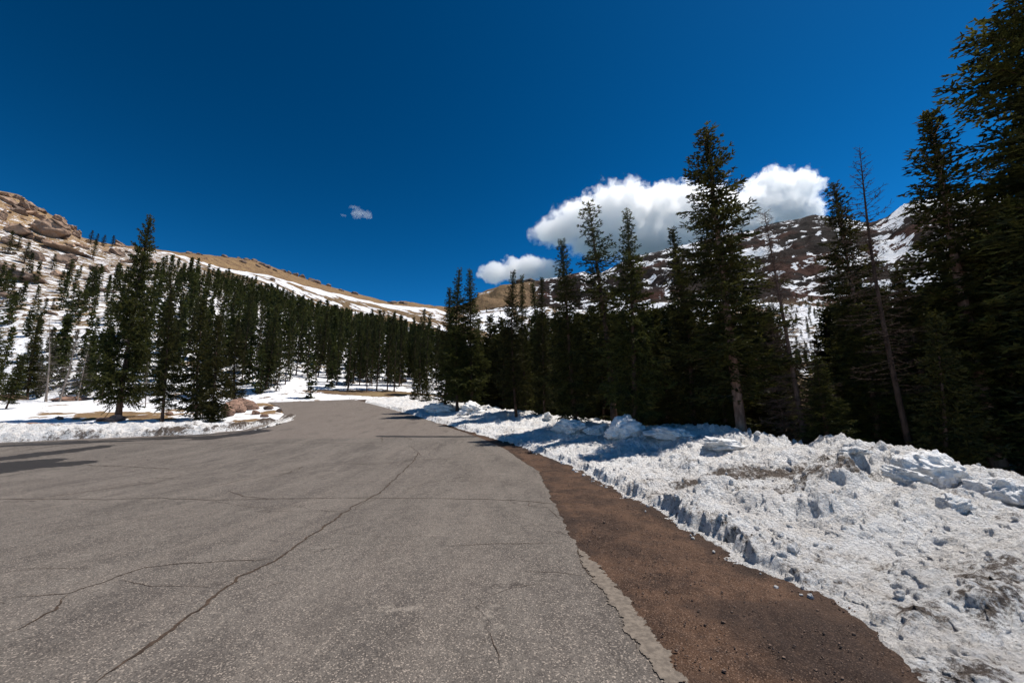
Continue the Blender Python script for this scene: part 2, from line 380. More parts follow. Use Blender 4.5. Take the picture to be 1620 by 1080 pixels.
def build_terrain():
    azs = np.concatenate([np.arange(-180, -64, 4), np.arange(-64, 64, .15), np.arange(64, 181, 4)]); azs = R(1) * azs
    rr = np.concatenate([np.geomspace(.5, 60, 260)[:-1], np.geomspace(60, 300, 230)[:-1], np.geomspace(300, 2600, 290)])
    A, RR = np.meshgrid(azs, rr); X, Y = RR * np.sin(A), RR * np.cos(A)
    Z, t, r, az, rs = T(X, Y, True)
    pxish = np.degrees(az)
    azpx = lambda p: math.degrees(pdir(p, 500)[0])
    left = sm((azpx(740) - pxish) / 3)                        # the near ridge on the left
    n = fbm(X, Y, 60, 4)
    snow = np.where(t < 1, .62, .60)
    # left hillside
    hs_ = np.interp(t, [0, 1, 1.6, 1.95, 2.2, 2.9, 3.0, 3.06, 3.2, 3.5, 5, 6], [.70, .56, .51, .48, .46, .47, .50, .30, .22, .2, .18, .2])
    hs_ = np.where(pxish < azpx(150), np.interp(t, [0, 1, 1.3, 2, 3, 5], [.72, .58, .50, .475, .44, .40]), hs_)
    # the snowed-in cut that runs down along the ridge
    band = np.exp(-((t - (2.96 + .05 * n)) / np.interp(pxish, [azpx(270), azpx(480), azpx(690)], [.03, .05, .09])) ** 2) * (pxish > azpx(235))
    hs_ = hs_ + .30 * band * np.clip(.9 + 1.2 * n, .3, 1.2)
    # right: meadow, cliffs and couloirs
    rg = ridged(X, Y, 260, 6); coul = perlin(az * 45 + .6 * fbm(X, Y, 200, 3), r / 900.) + .6 * perlin(az * 110 + .8 * fbm(X, Y, 120, 3), r / 500. + 7)
    ms = np.interp(t, [0, 1, 2, 2.6, 3, 3.7, 4, 4.6, 5, 6], [.30, .35, .42, .48, .58, .54, .43, .46, .50, .5]) + np.where(t > 3.8, .34 * (.48 - rg) + .10 * fbm(X, Y, 420, 3) + .14 * coul, 0)
    brown = sm((pxish - azpx(735)) / 1.0) * sm((azpx(860) - pxish) / 3) * (t > 3.9)
    ms = ms - .14 * brown - .04 * (t > 3.8) * sm((azpx(1080) - pxish) / 6)
    snow = left * hs_ + (1 - left) * ms
    snow = np.where((t < 1) & (X > 3), np.where(Y < 8, .50, .40), snow)
    # bare brown patches on the island
    for px, row, wx, wy in ((215, 657, 3.4, 1.7), (150, 663, 1.2, .7), (225, 664, 2.2, .8), (395, 668, 1.0, .9), (440, 652, .7, 1.6), (300, 650, 1.6, .8), (60, 662, 1.5, .25), (100, 657, 1.4, .3), (430, 640, 1.0, 2)):
        gx, gy = ground(px, row); snow = snow - (.42 + .5 * fbm(X, Y, 1.1, 4)) * np.exp(-((X - gx) / wx) ** 2 - ((Y - gy) / wy) ** 2)
    for px, Yb, wx, wy in ((560, 47.6, 3, .7), (600, 48.6, 3, .8), (640, 50, 3, .9)):
        snow = snow - .6 * np.exp(-((X - float(pdir(px, 628)[3]) * Yb) / wx) ** 2 - ((Y - Yb) / wy) ** 2)
    tan = left * sm((t - 2.6) / .4) + (1 - left) * brown * .5 + (t < 1) * .6
    rock = np.clip((1 - left) * sm((t - 3.6) / .4) * (1 - .8 * brown), 0, 1)
    far = sm((r - 180) / 200); near = sm((90 - r) / 60)
    v = np.stack([X, Y, Z], -1).reshape(-1, 3)
    q = gridfaces(*X.shape)
    me = mesh('ground', v, q, mats=[M_terr], attrs={'snow': snow, 'tan': tan, 'rock': rock, 'far': far, 'near': near})
    tag(obj('ground', me), 'snowy ground rising to the wooded hillside, tan ridge and rocky mountains', kind='structure')
build_terrain()

# ---------------------------------------------------------------- road, shoulder
def strip_sheet(name, ys, left, right, n, mat, dz, rough=0.0, attrs=None):
    L, Rr = left(ys), right(ys); f = np.linspace(0, 1, n)
    X = L[:, None] * (1 - f) + Rr[:, None] * f; Y = np.repeat(ys[:, None], n, 1)
    Z = H(Y) + dz + rough * fbm(X, Y, .45, 4) + .35 * rough * fbm(X, Y, .12, 2)
    at = attrs(X, Y) if attrs else None
    return mesh(name, np.stack([X, Y, Z], -1).reshape(-1, 3), gridfaces(*X.shape), mats=[mat], attrs=at)
ys = np.concatenate([np.linspace(-8, 1.5, 12), np.geomspace(1.6, 46.5, 420)])
edge_r = lambda y: XR(y) + .05 * fbm(y * 0, y, .5, 4) + .03 * fbm(y * 0 + 3, y, .12, 3) - .04 * (y < 9) * np.abs(fbm(y * 0 + 9, y, .9, 3))
edge_l = lambda y: np.where(y < LE[0][0] + .8, -70, XL(y) - .6)
def road_attrs(X, Y):
    def cap(pts, wd):
        P = [ground(*p) for p in pts]; o = np.full(X.shape, 99.0)
        for a, b in zip(P[:-1], P[1:]):
            a, b = np.array(a), np.array(b); ab = b - a; f = np.clip(((X - a[0]) * ab[0] + (Y - a[1]) * ab[1]) / (ab @ ab), 0, 1)
            o = np.minimum(o, np.hypot(X - a[0] - f * ab[0], Y - a[1] - f * ab[1]))
        return np.exp(-(o / wd) ** 2)
    wet = np.zeros(X.shape)
    for pts, wd in (([(155, 707), (110, 713), (60, 719), (-60, 733)], .7), ([(110, 733), (40, 738), (-80, 755)], .9), ([(60, 730), (-80, 742)], 1.0), ([(-60, 708), (120, 700), (330, 690)], .6),
                    ([(320, 694), (390, 685), (410, 682)], .8), ([(0, 702), (200, 694), (330, 687), (400, 681), (450, 667)], .25), ([(0, 724), (60, 716)], .3), ([(600, 690), (700, 690.5), (800, 690)], .3)):
        wet = np.maximum(wet, cap(pts, wd))
    sc_ = np.zeros(X.shape)
    for px, row, wx, wy in ((790, 980, .22, .38), (690, 843, .3, .35), (480, 830, 1.2, .5), (300, 860, 1.5, .4), (100, 1040, .5, .15), (530, 860, .7, .25), (200, 960, .8, .12), (620, 960, .5, .12), (460, 790, 1.5, .3), (250, 1010, .4, .1)):
        gx, gy = ground(px, row); sc_ += (.55 if px > 600 else .3) * (1 + .9 * fbm(X, Y, .35, 4)) * np.exp(-((X - gx) / wx) ** 2 - ((Y - gy) / wy) ** 2)
    yb = 20.6 + .35 * fbm(X, X * 0, 2, 3) + .06 * X
    return {'wet': wet, 'scuff': sc_, 'newer': sm((Y - yb) / .12)}
def clustered(n):
    f = np.linspace(0, 1, n); return 1 - (1 - f) ** 2.2
def strip2():
    L, Rr = edge_l(ys), edge_r(ys); f = clustered(260)
    X = L[:, None] * (1 - f) + Rr[:, None] * f; Y = np.repeat(ys[:, None], 260, 1)
    return mesh('road', np.stack([X, Y, H(Y)], -1).reshape(-1, 3), gridfaces(*X.shape), mats=[M_asphalt], attrs=road_attrs(X, Y))
roadme = strip2()
road = tag(obj('road', roadme), 'weathered grey asphalt road, cracked and curving left over the rise', kind='structure')
sh = strip_sheet('dirt_shoulder', ys, lambda y: XR(y) - .35, lambda y: XE(y) + .6, 110, M_dirt, -.022, .022,
                 lambda X, Y: {'wet': np.exp(-((XE(Y) - X) / .35) ** 2) * .8 + .9 * np.exp(-((X - 2.3) / .6) ** 2 - ((Y - 3.5) / .6) ** 2) + .5 * np.exp(-((X - XR(Y)) / .25) ** 2)})
tag(obj('dirt_shoulder', sh), 'reddish brown gravelly dirt shoulder between asphalt and snow', kind='structure')

def on_road(pts, name, mat, wd, wob, dz, seed):
    """a crack: a thin ragged ribbon lying on the asphalt, through world points"""
    P = np.array([ground(*p) for p in pts]); d = np.r_[0, np.cumsum(np.hypot(*np.diff(P, axis=0).T))]
    near = max(P[:, 1].min(), 3); n = int(max(20, d[-1] / (.012 * max(1, near / 3.5))))
    s = np.linspace(0, d[-1], n); x, y = np.interp(s, d, P[:, 0]), np.interp(s, d, P[:, 1])
    nx, ny = np.gradient(y, s), -np.gradient(x, s); ln = np.hypot(nx, ny) + 1e-9; nx, ny = nx / ln, ny / ln
    o = wob * fbm(s + seed * 7, s * 0 + seed, .55, 5, gain=.6)
    hw = wd * (.55 + .55 * np.abs(fbm(s, s * 0 + seed + 4, .10, 3)) + .35 * fbm(s, s * 0 + seed, .6, 2)) * np.minimum(1, np.minimum(s, d[-1] - s) / .4 + .15)
    hw = np.clip(hw, .001, None)
    a = np.stack([x + nx * (o + hw), y + ny * (o + hw)], 1); b = np.stack([x + nx * (o - hw), y + ny * (o - hw)], 1)
    v = np.stack([a, b], 1).reshape(-1, 2); v = np.column_stack([v, H(v[:, 1]) + dz])
    i = np.arange(n - 1) * 2; q = np.stack([i, i + 1, i + 3, i + 2], 1)
    obj(name, mesh(name, v, q, mats=[mat]), road)
cracks = [
    ([(150, 1080), (300, 975), (375, 915), (448, 880), (480, 855), (560, 800), (600, 780), (632, 750), (655, 728), (662, 715)], .011, .05),
    ([(448, 882), (400, 886), (300, 890), (230, 897), (180, 915), (110, 937), (0, 948)], .007, .05),
    ([(110, 940), (85, 965), (40, 990), (0, 1005)], .009, .04),
    ([(-40, 790), (60, 789), (160, 790), (250, 787), (330, 791), (480, 788), (600, 787), (740, 789), (830, 792), (890, 798)], .010, .05),
    ([(362, 775), (385, 785), (440, 790)], .008, .05), ([(130, 735), (200, 738), (272, 742)], .012, .08),
    ([(235, 756), (275, 757), (240, 764), (160, 774), (60, 788)], .009, .08), ([(440, 747), (480, 738), (455, 748), (400, 762)], .007, .08),
    ([(700, 863), (780, 860), (880, 859), (905, 861)], .006, .03), ([(775, 945), (810, 930), (860, 922)], .005, .03),
    ([(775, 1000), (785, 1030), (790, 1050)], .006, .02), ([(820, 903), (880, 905), (930, 912)], .005, .03),
    ([(604, 700), (605, 691), (625, 692)], .008, .05), ([(640, 690), (655, 697)], .007, .03), ([(650, 706), (662, 716), (668, 722)], .006, .04),
    ([(836, 792), (838, 800), (870, 802), (885, 808)], .006, .03), ([(865, 802), (880, 815), (885, 822)], .005, .03),
    ([(560, 808), (480, 809), (400, 808)], .004, .04), ([(912, 862), (925, 905), (955, 935)], .007, .05),
    ([(545, 733), (600, 734), (655, 727), (740, 725)], .008, .06), ([(170, 700), (300, 702), (420, 700), (600, 701)], .009, .06),
    ([(300, 775), (420, 752), (470, 745)], .007, .1), ([(980, 985), (1002, 1010), (1010, 1030)], .006, .03), ([(945, 902), (975, 925), (990, 948), (960, 940), (945, 915)], .006, .02),
    ([(0, 952), (10, 955)], .008, .02), ([(560, 808), (575, 795), (600, 787)], .004, .05), ([(640, 775), (680, 762), (740, 760), (830, 764)], .004, .06), ([(330, 791), (380, 800), (470, 806)], .004, .05),
    ([(180, 915), (230, 925), (330, 928), (375, 920)], .004, .04), ([(520, 840), (600, 850), (690, 846)], .003, .04), ([(0, 905), (60, 898), (150, 900)], .004, .05), ([(700, 725), (760, 718), (800, 722)], .005, .06), ([(480, 918), (440, 922), (380, 945)], .003, .03), ([(20, 855), (110, 835), (190, 825)], .004, .05),
]
for k, (p, wd, wob) in enumerate(cracks): on_road(p, 'crack', M_crack, wd * (1.35 if k else 1.6) * min(2.0, max(1, np.mean([ground(*q)[1] for q in p]) / 6.5)), wob, .004, k)

def blob_patch(pts, name, mat, dz, seed, rough=.06, parent=road, grid=.05):
    P = np.array([ground(*p) for p in pts]); sgrid = grid * max(1, P[:, 1].mean() / 5)
    x = np.arange(P[:, 0].min() - .3, P[:, 0].max() + .3, sgrid); y = np.arange(P[:, 1].min() - .3, P[:, 1].max() + .3, sgrid)
    X, Y = np.meshgrid(x, y)
    k = rough * P[:, 1].mean() / 5
    XX, YY = X + k * fbm(X + seed, Y, .16, 4, gain=.65), Y + k * fbm(X, Y + seed + 5, .16, 4, gain=.65)
    ins = np.zeros(X.shape, bool)
    for i in range(len(P)):
        a, b = P[i], P[i - 1]
        c = ((a[1] > YY) != (b[1] > YY)) & (XX < (b[0] - a[0]) * (YY - a[1]) / (b[1] - a[1] + 1e-12) + a[0]); ins ^= c
    keep = ins[:-1, :-1] & ins[1:, 1:]
    if not keep.any(): return
    v = np.stack([X, Y, H(Y) + dz], -1).reshape(-1, 3); v, q, _ = compact(v, gridfaces(*X.shape, keep))
    obj(name, mesh(name, v, q, mats=[mat]), parent)
blob_patch([(912, 865), (930, 878), (975, 925), (1022, 985), (1090, 1085), (1050, 1085), (1003, 1015), (962, 948), (922, 895)], 'worn_edge', M_edge, .0085, 3, .055, grid=.010)

def pebbles(n, seed):
    rs = np.random.RandomState(seed); V, Fc = [], []
    ico = [(0, 0, 1), (.9, 0, .3), (.3, .85, .3), (-.75, .5, .3), (-.75, -.5, .3), (.3, -.85, .3), (.7, .5, -.4), (-.3, .8, -.4), (-.9, 0, -.4), (-.3, -.8, -.4), (.7, -.5, -.4), (0, 0, -1)]
    fc = [(0, 1, 2), (0, 2, 3), (0, 3, 4), (0, 4, 5), (0, 5, 1), (1, 6, 2), (2, 7, 3), (3, 8, 4), (4, 9, 5), (5, 10, 1), (2, 6, 7), (3, 7, 8), (4, 8, 9), (5, 9, 10), (1, 10, 6)]
    ico = np.array(ico); fc = np.array(fc)
    for i in range(n):
        y = rs.uniform(1.8, 3) * rs.uniform(1, 4.5) ; f = rs.beta(.8, .8); x = float(XR(y) + .02 + f * (XE(y) + .15 - XR(y)))
        s = rs.gamma(2.0, .0018) + .0018
        v = ico * s * rs.uniform(.6, 1.2, (1, 3)) * rs.uniform(.8, 1.2, (12, 1))
        a = rs.uniform(0, 6.28); c, d = math.cos(a), math.sin(a); v = v @ np.array([[c, d, 0], [-d, c, 0], [0, 0, 1]])
        V.append(v + (x, y, float(H(y)) - .018 + s * .4)); Fc.append(fc + 12 * i)
    me = mesh('gravel', np.concatenate(V), tris=np.concatenate(Fc), mats=[M_stone], smooth=False)
    tag(obj('gravel', me), 'loose small stones scattered over the brown dirt shoulder', 'gravel', kind='stuff')
pebbles(5200, 3)

# ---------------------------------------------------------------- snow banks
def seg_ridge(X, Y, pts, amp, wd):
    o = np.full(X.shape, 9.0)
    for a, b in zip(pts[:-1], pts[1:]):
        a, b = np.array(a), np.array(b); ab = b - a
        f = np.clip(((X - a[0]) * ab[0] + (Y - a[1]) * ab[1]) / (ab @ ab), 0, 1)
        o = np.minimum(o, np.hypot(X - a[0] - f * ab[0], Y - a[1] - f * ab[1]))
    return amp * np.exp(-(o / wd) ** 2)
RID = [([at_z(p, r_, .55) for p, r_ in ((1120, 752), (1180, 760), (1250, 775), (1290, 782))], .26, .38),
       ([at_z(p, r_, .5) for p, r_ in ((1300, 775), (1360, 752), (1420, 745), (1480, 760))], .22, .4),
       ([at_z(p, r_, .9) for p, r_ in ((1080, 690), (1180, 700), (1280, 700), (1350, 712))], .2, .45),
       ([at_z(p, r_, .75) for p, r_ in ((1040, 712), (1150, 725), (1280, 722), (1340, 735))], .13, .3),
       ([at_z(p, r_, .7) for p, r_ in ((1130, 735), (1240, 745), (1340, 742), (1400, 735))], .10, .22),
       ([at_z(p, r_, .5) for p, r_ in ((1440, 850), (1500, 870), (1560, 860), (1620, 840))], .15, .3),
       ([at_z(p, r_, .4) for p, r_ in ((1380, 900), (1470, 890), (1560, 905))], .08, .25)]
def bank_h(X, Y):
    u = X - XE(Y)
    n1, n2 = fbm(X, Y, 1.1, 4), fbm(X + 40, Y, .28, 4)
    un = u + .16 * n1 + .07 * n2
    lipn = .75 + .5 * fbm(X * .3 + 8, Y, .9, 3)
    L = np.interp(Y, [2.8, 3.8, 4.6, 6, 9, 13, 20, 30, 44], [.015, .03, .13, .27, .27, .17, .16, .2, .15]) * lipn
    hc = np.interp(Y, [3, 6, 7.5, 9, 12, 15, 25, 32, 42], [.38, .50, .60, .70, .80, .80, .55, .4, .2])
    h = L * sm(un / (.10 + .02 * Y * .3)) + (hc - L) * sm((u - .2) / 5.2) ** 1.1
    big = 1 - np.minimum(worley(X + .3 * n1, Y + .3 * n2, 1.5, 3), 1)
    mid = 1 - np.minimum(worley(X + .12 * n2, Y + .1 * n1, .42, 7), 1)
    sml = 1 - np.minimum(worley(X, Y, .14, 11), 1)
    up = sm(u / 4.0) * (1 - .6 * sm((u - 7) / 2))
    h = h + .13 * sm(u / 1.5) * fbm(X + 90, Y + 4, 1.9, 3) * np.interp(Y, [3, 5], [.3, 1])
    patch = sm(.5 + 1.2 * fbm(X + 70, Y + 20, 1.6, 3))
    edge = np.exp(-((u - .25) / .45) ** 2) * np.clip(L / .15, 0, 1.3)
    h = h + (.04 + .17 * up) * (big - .4) * sm(un / .8) + ((.025 + .12 * up * patch) + .06 * edge) * (mid - .45) * sm(un / .15) \
        + (.020 + .045 * patch * up + .05 * edge) * (sml - .5) * sm(un / .06) + (.022 + .02 * up) * fbm(X + 3, Y, .13, 4, gain=.62) - .035 * sm(fbm(X + 31, Y + 7, .34, 4) * 2.2 - .5) * sm(u / .3) + .07 * edge * (.5 - worley(X, Y, .10, 5)) + .07 * up * n1 + (.016 + .035 * up) * n2
    h = h + (.11 * up + .025) * sm(.5 + 1.5 * fbm(X + 11, Y + 50, 2.2, 3)) * (ridged(X + .2 * n2, Y, .62, 5) - .42) * sm(un / .5)
    for p, amp, wd in RID: h = h + 1.0 * seg_ridge(X + .2 * n1, Y + .2 * n2, p, amp, wd) * (.65 + .6 * mid)
    h = h - (hc + 1.0) * sm((u - 6.2 - .5 * n1 - .25 * n2) / 2.2)
    h = np.where(un < 0, -.10 * sm(-un / .3), h)
    dirt = .16 * patch * up * sm((.35 - mid)) + .12 * np.exp(-((u - .15) / .25) ** 2) - .02 + .12 * n1 + .05 * np.sin(7 * (Y + .5 * X) + 3 * n1) * sm((u - 2) / 2)
    for (px, row, z, wx, wy, amp) in ((1560, 860, .5, .6, .25, .48), (1570, 905, .4, .45, .22, .5), (1450, 835, .5, .8, .25, .35), (1560, 830, .6, 1.2, .2, .4), (1200, 740, .6, 2.2, .5, .6), (1280, 760, .55, 1.6, .35, .6), (1130, 745, .6, 1.2, .4, .35), (1040, 715, .8, 1.2, .8, .2),
                                      (930, 690, .8, 1.5, 1, .25), (1450, 985, .02, .2, .1, .5), (1380, 1040, .05, .3, .15, .2), (1600, 780, .7, .4, .5, .4), (1430, 905, .3, .25, .2, .25), (1500, 1040, .1, .4, .2, .3), (1330, 840, .4, .5, .3, .15), (770, 660, 1.6, 3, 2, .25)):
        gx, gy = at_z(px, row, z); dirt = dirt + .8 * amp * np.exp(-((X - gx) / wx) ** 2 - ((Y - gy) / wy) ** 2)
    return h, dirt
def build_bank():
    azs = R(1) * np.concatenate([np.arange(-20, 56, .095), np.arange(56, 112, .22)])
    rr = np.geomspace(2.9, 58, 640)
    A, RR = np.meshgrid(azs, rr); X, Y = RR * np.sin(A), RR * np.cos(A)
    u = X - XE(Y)
    h, dirt = bank_h(X, Y)
    Z = H(Y) + h
    s = sm((X - XE(Y) - 6.0) / 9.0); Z = Z * 1.0 - s * .92 * H(Y)
    # sideways push so that lumps overhang a little
    k = .05 * sm(u / .1) * (h > 0)
    Xd = X + k * fbm(X, Y, .3, 3, Z) + .6 * k * fbm(X, Y + 9, .09, 2, Z); Yd = Y + k * fbm(X + 5, Y, .3, 3, Z)
    keep = (u > -.5) & (u < 8.8) & (Y < 46) & (Y > -4.5); keep = keep[:-1, :-1] & keep[1:, 1:] & keep[1:, :-1] & keep[:-1, 1:]
    v = np.stack([Xd, Yd, Z], -1).reshape(-1, 3)
    v, q, at = compact(v, gridfaces(*X.shape, keep), {'dirt': dirt.ravel()})
    tag(obj('snow_bank', mesh('snow_bank', v, q, mats=[M_snow], attrs=at)), 'long lumpy ploughed snow bank, dirt streaked, along the right shoulder', 'snow', kind='stuff')
build_bank()
def build_left_bank():
    xs, vv = np.arange(-62, -14.5, .07), np.concatenate([np.arange(-.3, 1.2, .035), np.arange(1.2, 4.2, .09)])
    X, V = np.meshgrid(xs, vv); Y = YF(X) + V + .12 * fbm(X, X * 0 + 2, 1.4, 4)
    # the bank follows the island round its right end
    Hc = .48 * np.interp(X, [-62, -24, -18, -15.8, -14.6], [1.1, 1, .75, .35, .03])
    n1, n2 = fbm(X, Y, 1.2, 4), fbm(X, Y, .3, 4); mid = 1 - np.minimum(worley(X + .2 * n2, Y, .5, 4), 1); sml = 1 - np.minimum(worley(X, Y, .2, 2), 1)
    un = V + .12 * n2
    h = Hc * (.55 * sm(un / .35) + .45 * sm(V / 1.4)) - (Hc + .12) * sm((V - 2.2 - .5 * n1) / 1.6) * .75
    h = h + sm(V / .2) * (1 - .6 * sm((V - 1.8) / 1.4)) * (.26 * (mid - .4) + .12 * (sml - .5) + .10 * n1 + .05 * n2)
    h = np.where(un < 0, -.1, h)
    dirt = .22 * sm(1 - V / .9) + .16 * sm(n1 * 3) + .12 * n2 + .12 * sm(.4 - mid) * 2
    dirt = dirt + .6 * np.exp(-((X - ground(333, 677)[0]) / .5) ** 2 - ((V - .6) / .5) ** 2) + .6 * np.exp(-((X - ground(412, 672)[0]) / .9) ** 2 - ((V - 1.2) / .8) ** 2)
    v = np.stack([X, Y, H(Y) + h], -1).reshape(-1, 3)
    keep = (X < np.interp(Y, *LE) + .5); keep = keep[:-1, :-1] & keep[1:, 1:]
    v, q, at = compact(v, gridfaces(*X.shape, keep), {'dirt': dirt.ravel()})
    tag(obj('snow_bank', mesh('snow_bank', v, q, mats=[M_snow], attrs=at)), 'low dirty snow bank along the left edge of the asphalt', 'snow', kind='stuff')
build_left_bank()

# ---------------------------------------------------------------- rocks and chunks
def icosphere(sub):
    import bmesh
    bm = bmesh.new(); bmesh.ops.create_icosphere(bm, subdivisions=sub, radius=1)
    v = np.array([x.co[:] for x in bm.verts]); f = np.array([[x.index for x in q.verts] for q in bm.faces]); bm.free(); return v, f
ICO = {k: icosphere(k) for k in (3, 4, 5)}
def rock_mesh(name, seed, mat, cuts=9, rough=.06, sub=4, cut=(.55, .9), lump=.25):
    rs = np.random.RandomState(seed); v, f = ICO[sub]; v = v.copy(); off = rs.uniform(0, 60, 3)
    v *= (1 + lump * fbm(v[:, 0] + off[0], v[:, 1] + off[1], 1.1, 3, v[:, 2] + off[2]))[:, None]
    for _ in range(cuts):
        n = rs.normal(size=3); n /= np.linalg.norm(n); d = rs.uniform(*cut); k = v @ n - d; v -= np.outer(np.maximum(k, 0) * .93, n)
    nn = v / np.linalg.norm(v, axis=1)[:, None]
    v += nn * (rough * fbm(v[:, 0] + off[1], v[:, 1], .35, 4, v[:, 2]))[:, None]
    return mesh(name, v, tris=f, mats=[mat], attrs={'dirt': np.zeros(len(v))}, smooth=True)

def put(px, row, Y):                         # world point in a given depth Y seen at a picture point
    _, _, zy, xy = pdir(px, row); return float(xy * Y), Y, CAMZ + float(zy * Y)
def px_size(n, Y): return n * Y / F          # rough size of n picture pixels at depth Y

CH = [(1510, 742, 7.6, 88, 66, 'big pale slab of snow tilted on top of the bank, largest of its kind', .25),
      (1612, 780, 6.6, 70, 46, 'rounded snow block at the right edge of the bank, below the big tilted slab', .1),
      (1528, 800, 6.4, 44, 32, 'small rounded snow lump below the big tilted slab', 0),
      (1440, 748, 7.8, 46, 30, 'small snow lump left of the big tilted slab', .2),
      (1150, 702, 13.6, 70, 20, 'jagged shaded snow block at the foot of the tall pink trunked spruce', .1),
      (1068, 684, 15.0, 74, 26, 'low sunlit snow mound left of the tall pink trunked spruce', -.1),
      (990, 676, 16.5, 62, 36, 'blue shaded snow block on the bank below the spruce with the forked top', .3),
      (905, 674, 19.0, 54, 28, 'dark shaded snow mound right of the little round snow ball', 0),
      (869, 657, 20.5, 15, 14, 'little round snow ball sitting on the crest of the bank', 0),
      (945, 680, 17.2, 34, 20, 'small snow block between two shaded snow mounds', .2),
      (745, 646, 30.0, 46, 20, 'shaded snow mound at the foot of the twin topped spruces', 0),
      (695, 643, 33.0, 52, 16, 'farthest snow mound of the right bank, in tree shade', 0),
      (1360, 712, 9.5, 40, 16, 'flat snow lump on the crest behind the ploughed ridges', .1)]
for i, (px, row, Y, wp, hp, lab, tilt) in enumerate(CH):
    yy = np.linspace(4, 40, 1500); _, _, zy, xy = pdir(px, row + hp * .42)
    gap = CAMZ + zy * yy - (H(yy) + bank_h(xy * yy, yy)[0]); k = int(np.argmax((gap <= 0) & (yy > Y * .7)))
    y = yy[k] if k > 0 else Y
    x = float(xy) * y; gz = float(H(y) + bank_h(np.array([x]), np.array([y]))[0][0])
    s = px_size(wp, y) / 2; hz = px_size(hp, y) / 2 * (.85 if i < 2 else .8)
    me = rock_mesh('snow_chunk', 100 + i, M_chunk, 3, .22, 5, (.6, .95), .5)
    o = obj('snow_chunk', me, loc=(x, y + s * .5, gz + hz * .62), rot=(0, tilt, i * 1.7), scale=(s * 1.05, s * .8, hz * 1.15))
    tag(o, lab, 'snow chunk', 'snow chunks thrown up on the right bank')

# small crumbs of snow too many to count
def crumbs():
    rs = np.random.RandomState(8); V, Q = [], []; v0, f0 = ICO[3]; f0 = f0
    import bmesh
    v1, f1 = icosphere(2); n = 0
    for i in range(420):
        u = rs.gamma(1.6, 1.5) - .35 if i % 3 else rs.uniform(-.30, .25); y = 3.6 * rs.uniform(1, 5.5) ** 1.0; x = float(XE(y)) + u
        if u > 6.2: continue
        s = (rs.gamma(2, .005) + .006) * (1 if u > .3 else .8) * (1 + y / 14)
        h = float(bank_h(np.array([[x]]), np.array([[y]]))[0][0, 0]) if u > -.05 else -.02
        v = v1 * s * rs.uniform(.7, 1.2, 3) * (1 + .25 * rs.normal(size=(len(v1), 1)) * .5)
        V.append(v + (x, y, float(H(y)) + max(h, -.02) + s * .35)); Q.append(f1 + n); n += len(v1)
    V = np.concatenate(V)
    me = mesh('snow_crumbs', V, tris=np.concatenate(Q), mats=[M_snow], attrs={'dirt': np.zeros(len(V))}, smooth=False)
    tag(obj('snow_crumbs', me), 'loose crumbs of snow scattered over the right bank and its foot', 'snow', kind='stuff')
crumbs()

BO = [(393, 637, 33, 40, 20, 'pink flat topped boulder, rear one of the pair at the island tip'),
      (375, 648, 31, 34, 22, 'pink boulder in front of the flat topped one at the island tip'),
      (361, 655, 29, 28, 26, 'rounded pink boulder beside the dark low spruce bush'),
      (165, 660, 26, 34, 9, 'long low pink rock lying in front of the large roadside spruce'),
      (184, 659, 26, 26, 12, 'blocky pink rock at the trunk of the large roadside spruce'),
      (110, 636, 42, 42, 10, 'low pink rock on the snow behind the shadow stripe, left of the large spruce'),
      (6, 637, 42, 30, 13, 'pink rock at the left edge of the photo beside a grey one'),
      (24, 635, 43, 24, 12, 'pale grey rock just right of the pink one at the left edge'),
      (66, 668, 24.5, 50, 6, 'flat pink rock barely above the snow bank on the left'),
      (338, 647, 35, 22, 9, 'small brown rock left of the island tip boulders'),
      (310, 651, 34, 40, 9, 'long reddish rock between the two young spruces'),
      (405, 654, 30, 14, 8, 'small brown rock right of the pink island tip boulders'), (424, 646, 33, 16, 8, 'brown rock at the far corner of the snow island'),
      (440, 650, 32, 10, 6, 'smallest rock, nearest the asphalt at the island corner'), (418, 662, 28.2, 12, 6, 'little reddish rock in the brown patch of the island tip'), (96, 660, 27, 12, 6, 'tiny pink rock in the snow between shadow stripe and low bank'), (268, 655, 29.5, 14, 7, 'small reddish rock at the foot of the medium left spruce'),
      (632, 613, 60, 20, 10, 'small orange brown rock across the road before the far spruces')]
for i, (px, row, Y, wp, hp, lab) in enumerate(BO):
    x, y, z = put(px, row, Y); s = px_size(wp, Y) / 2; hz = px_size(hp, Y) / 2
    gz = float(T(x, y)); z = gz + hz * .55
    o = obj('boulder', rock_mesh('boulder', 20 + i, M_grand if i in (7, 12, 13) else M_pink, 15, .05, 4, (.45, .85), .3), loc=(x, y, z), rot=(0, .1, i * .9), scale=(s * 1.08, s * .85, hz * 1.3))
    tag(o, lab, 'boulder', 'boulders lying by the road')

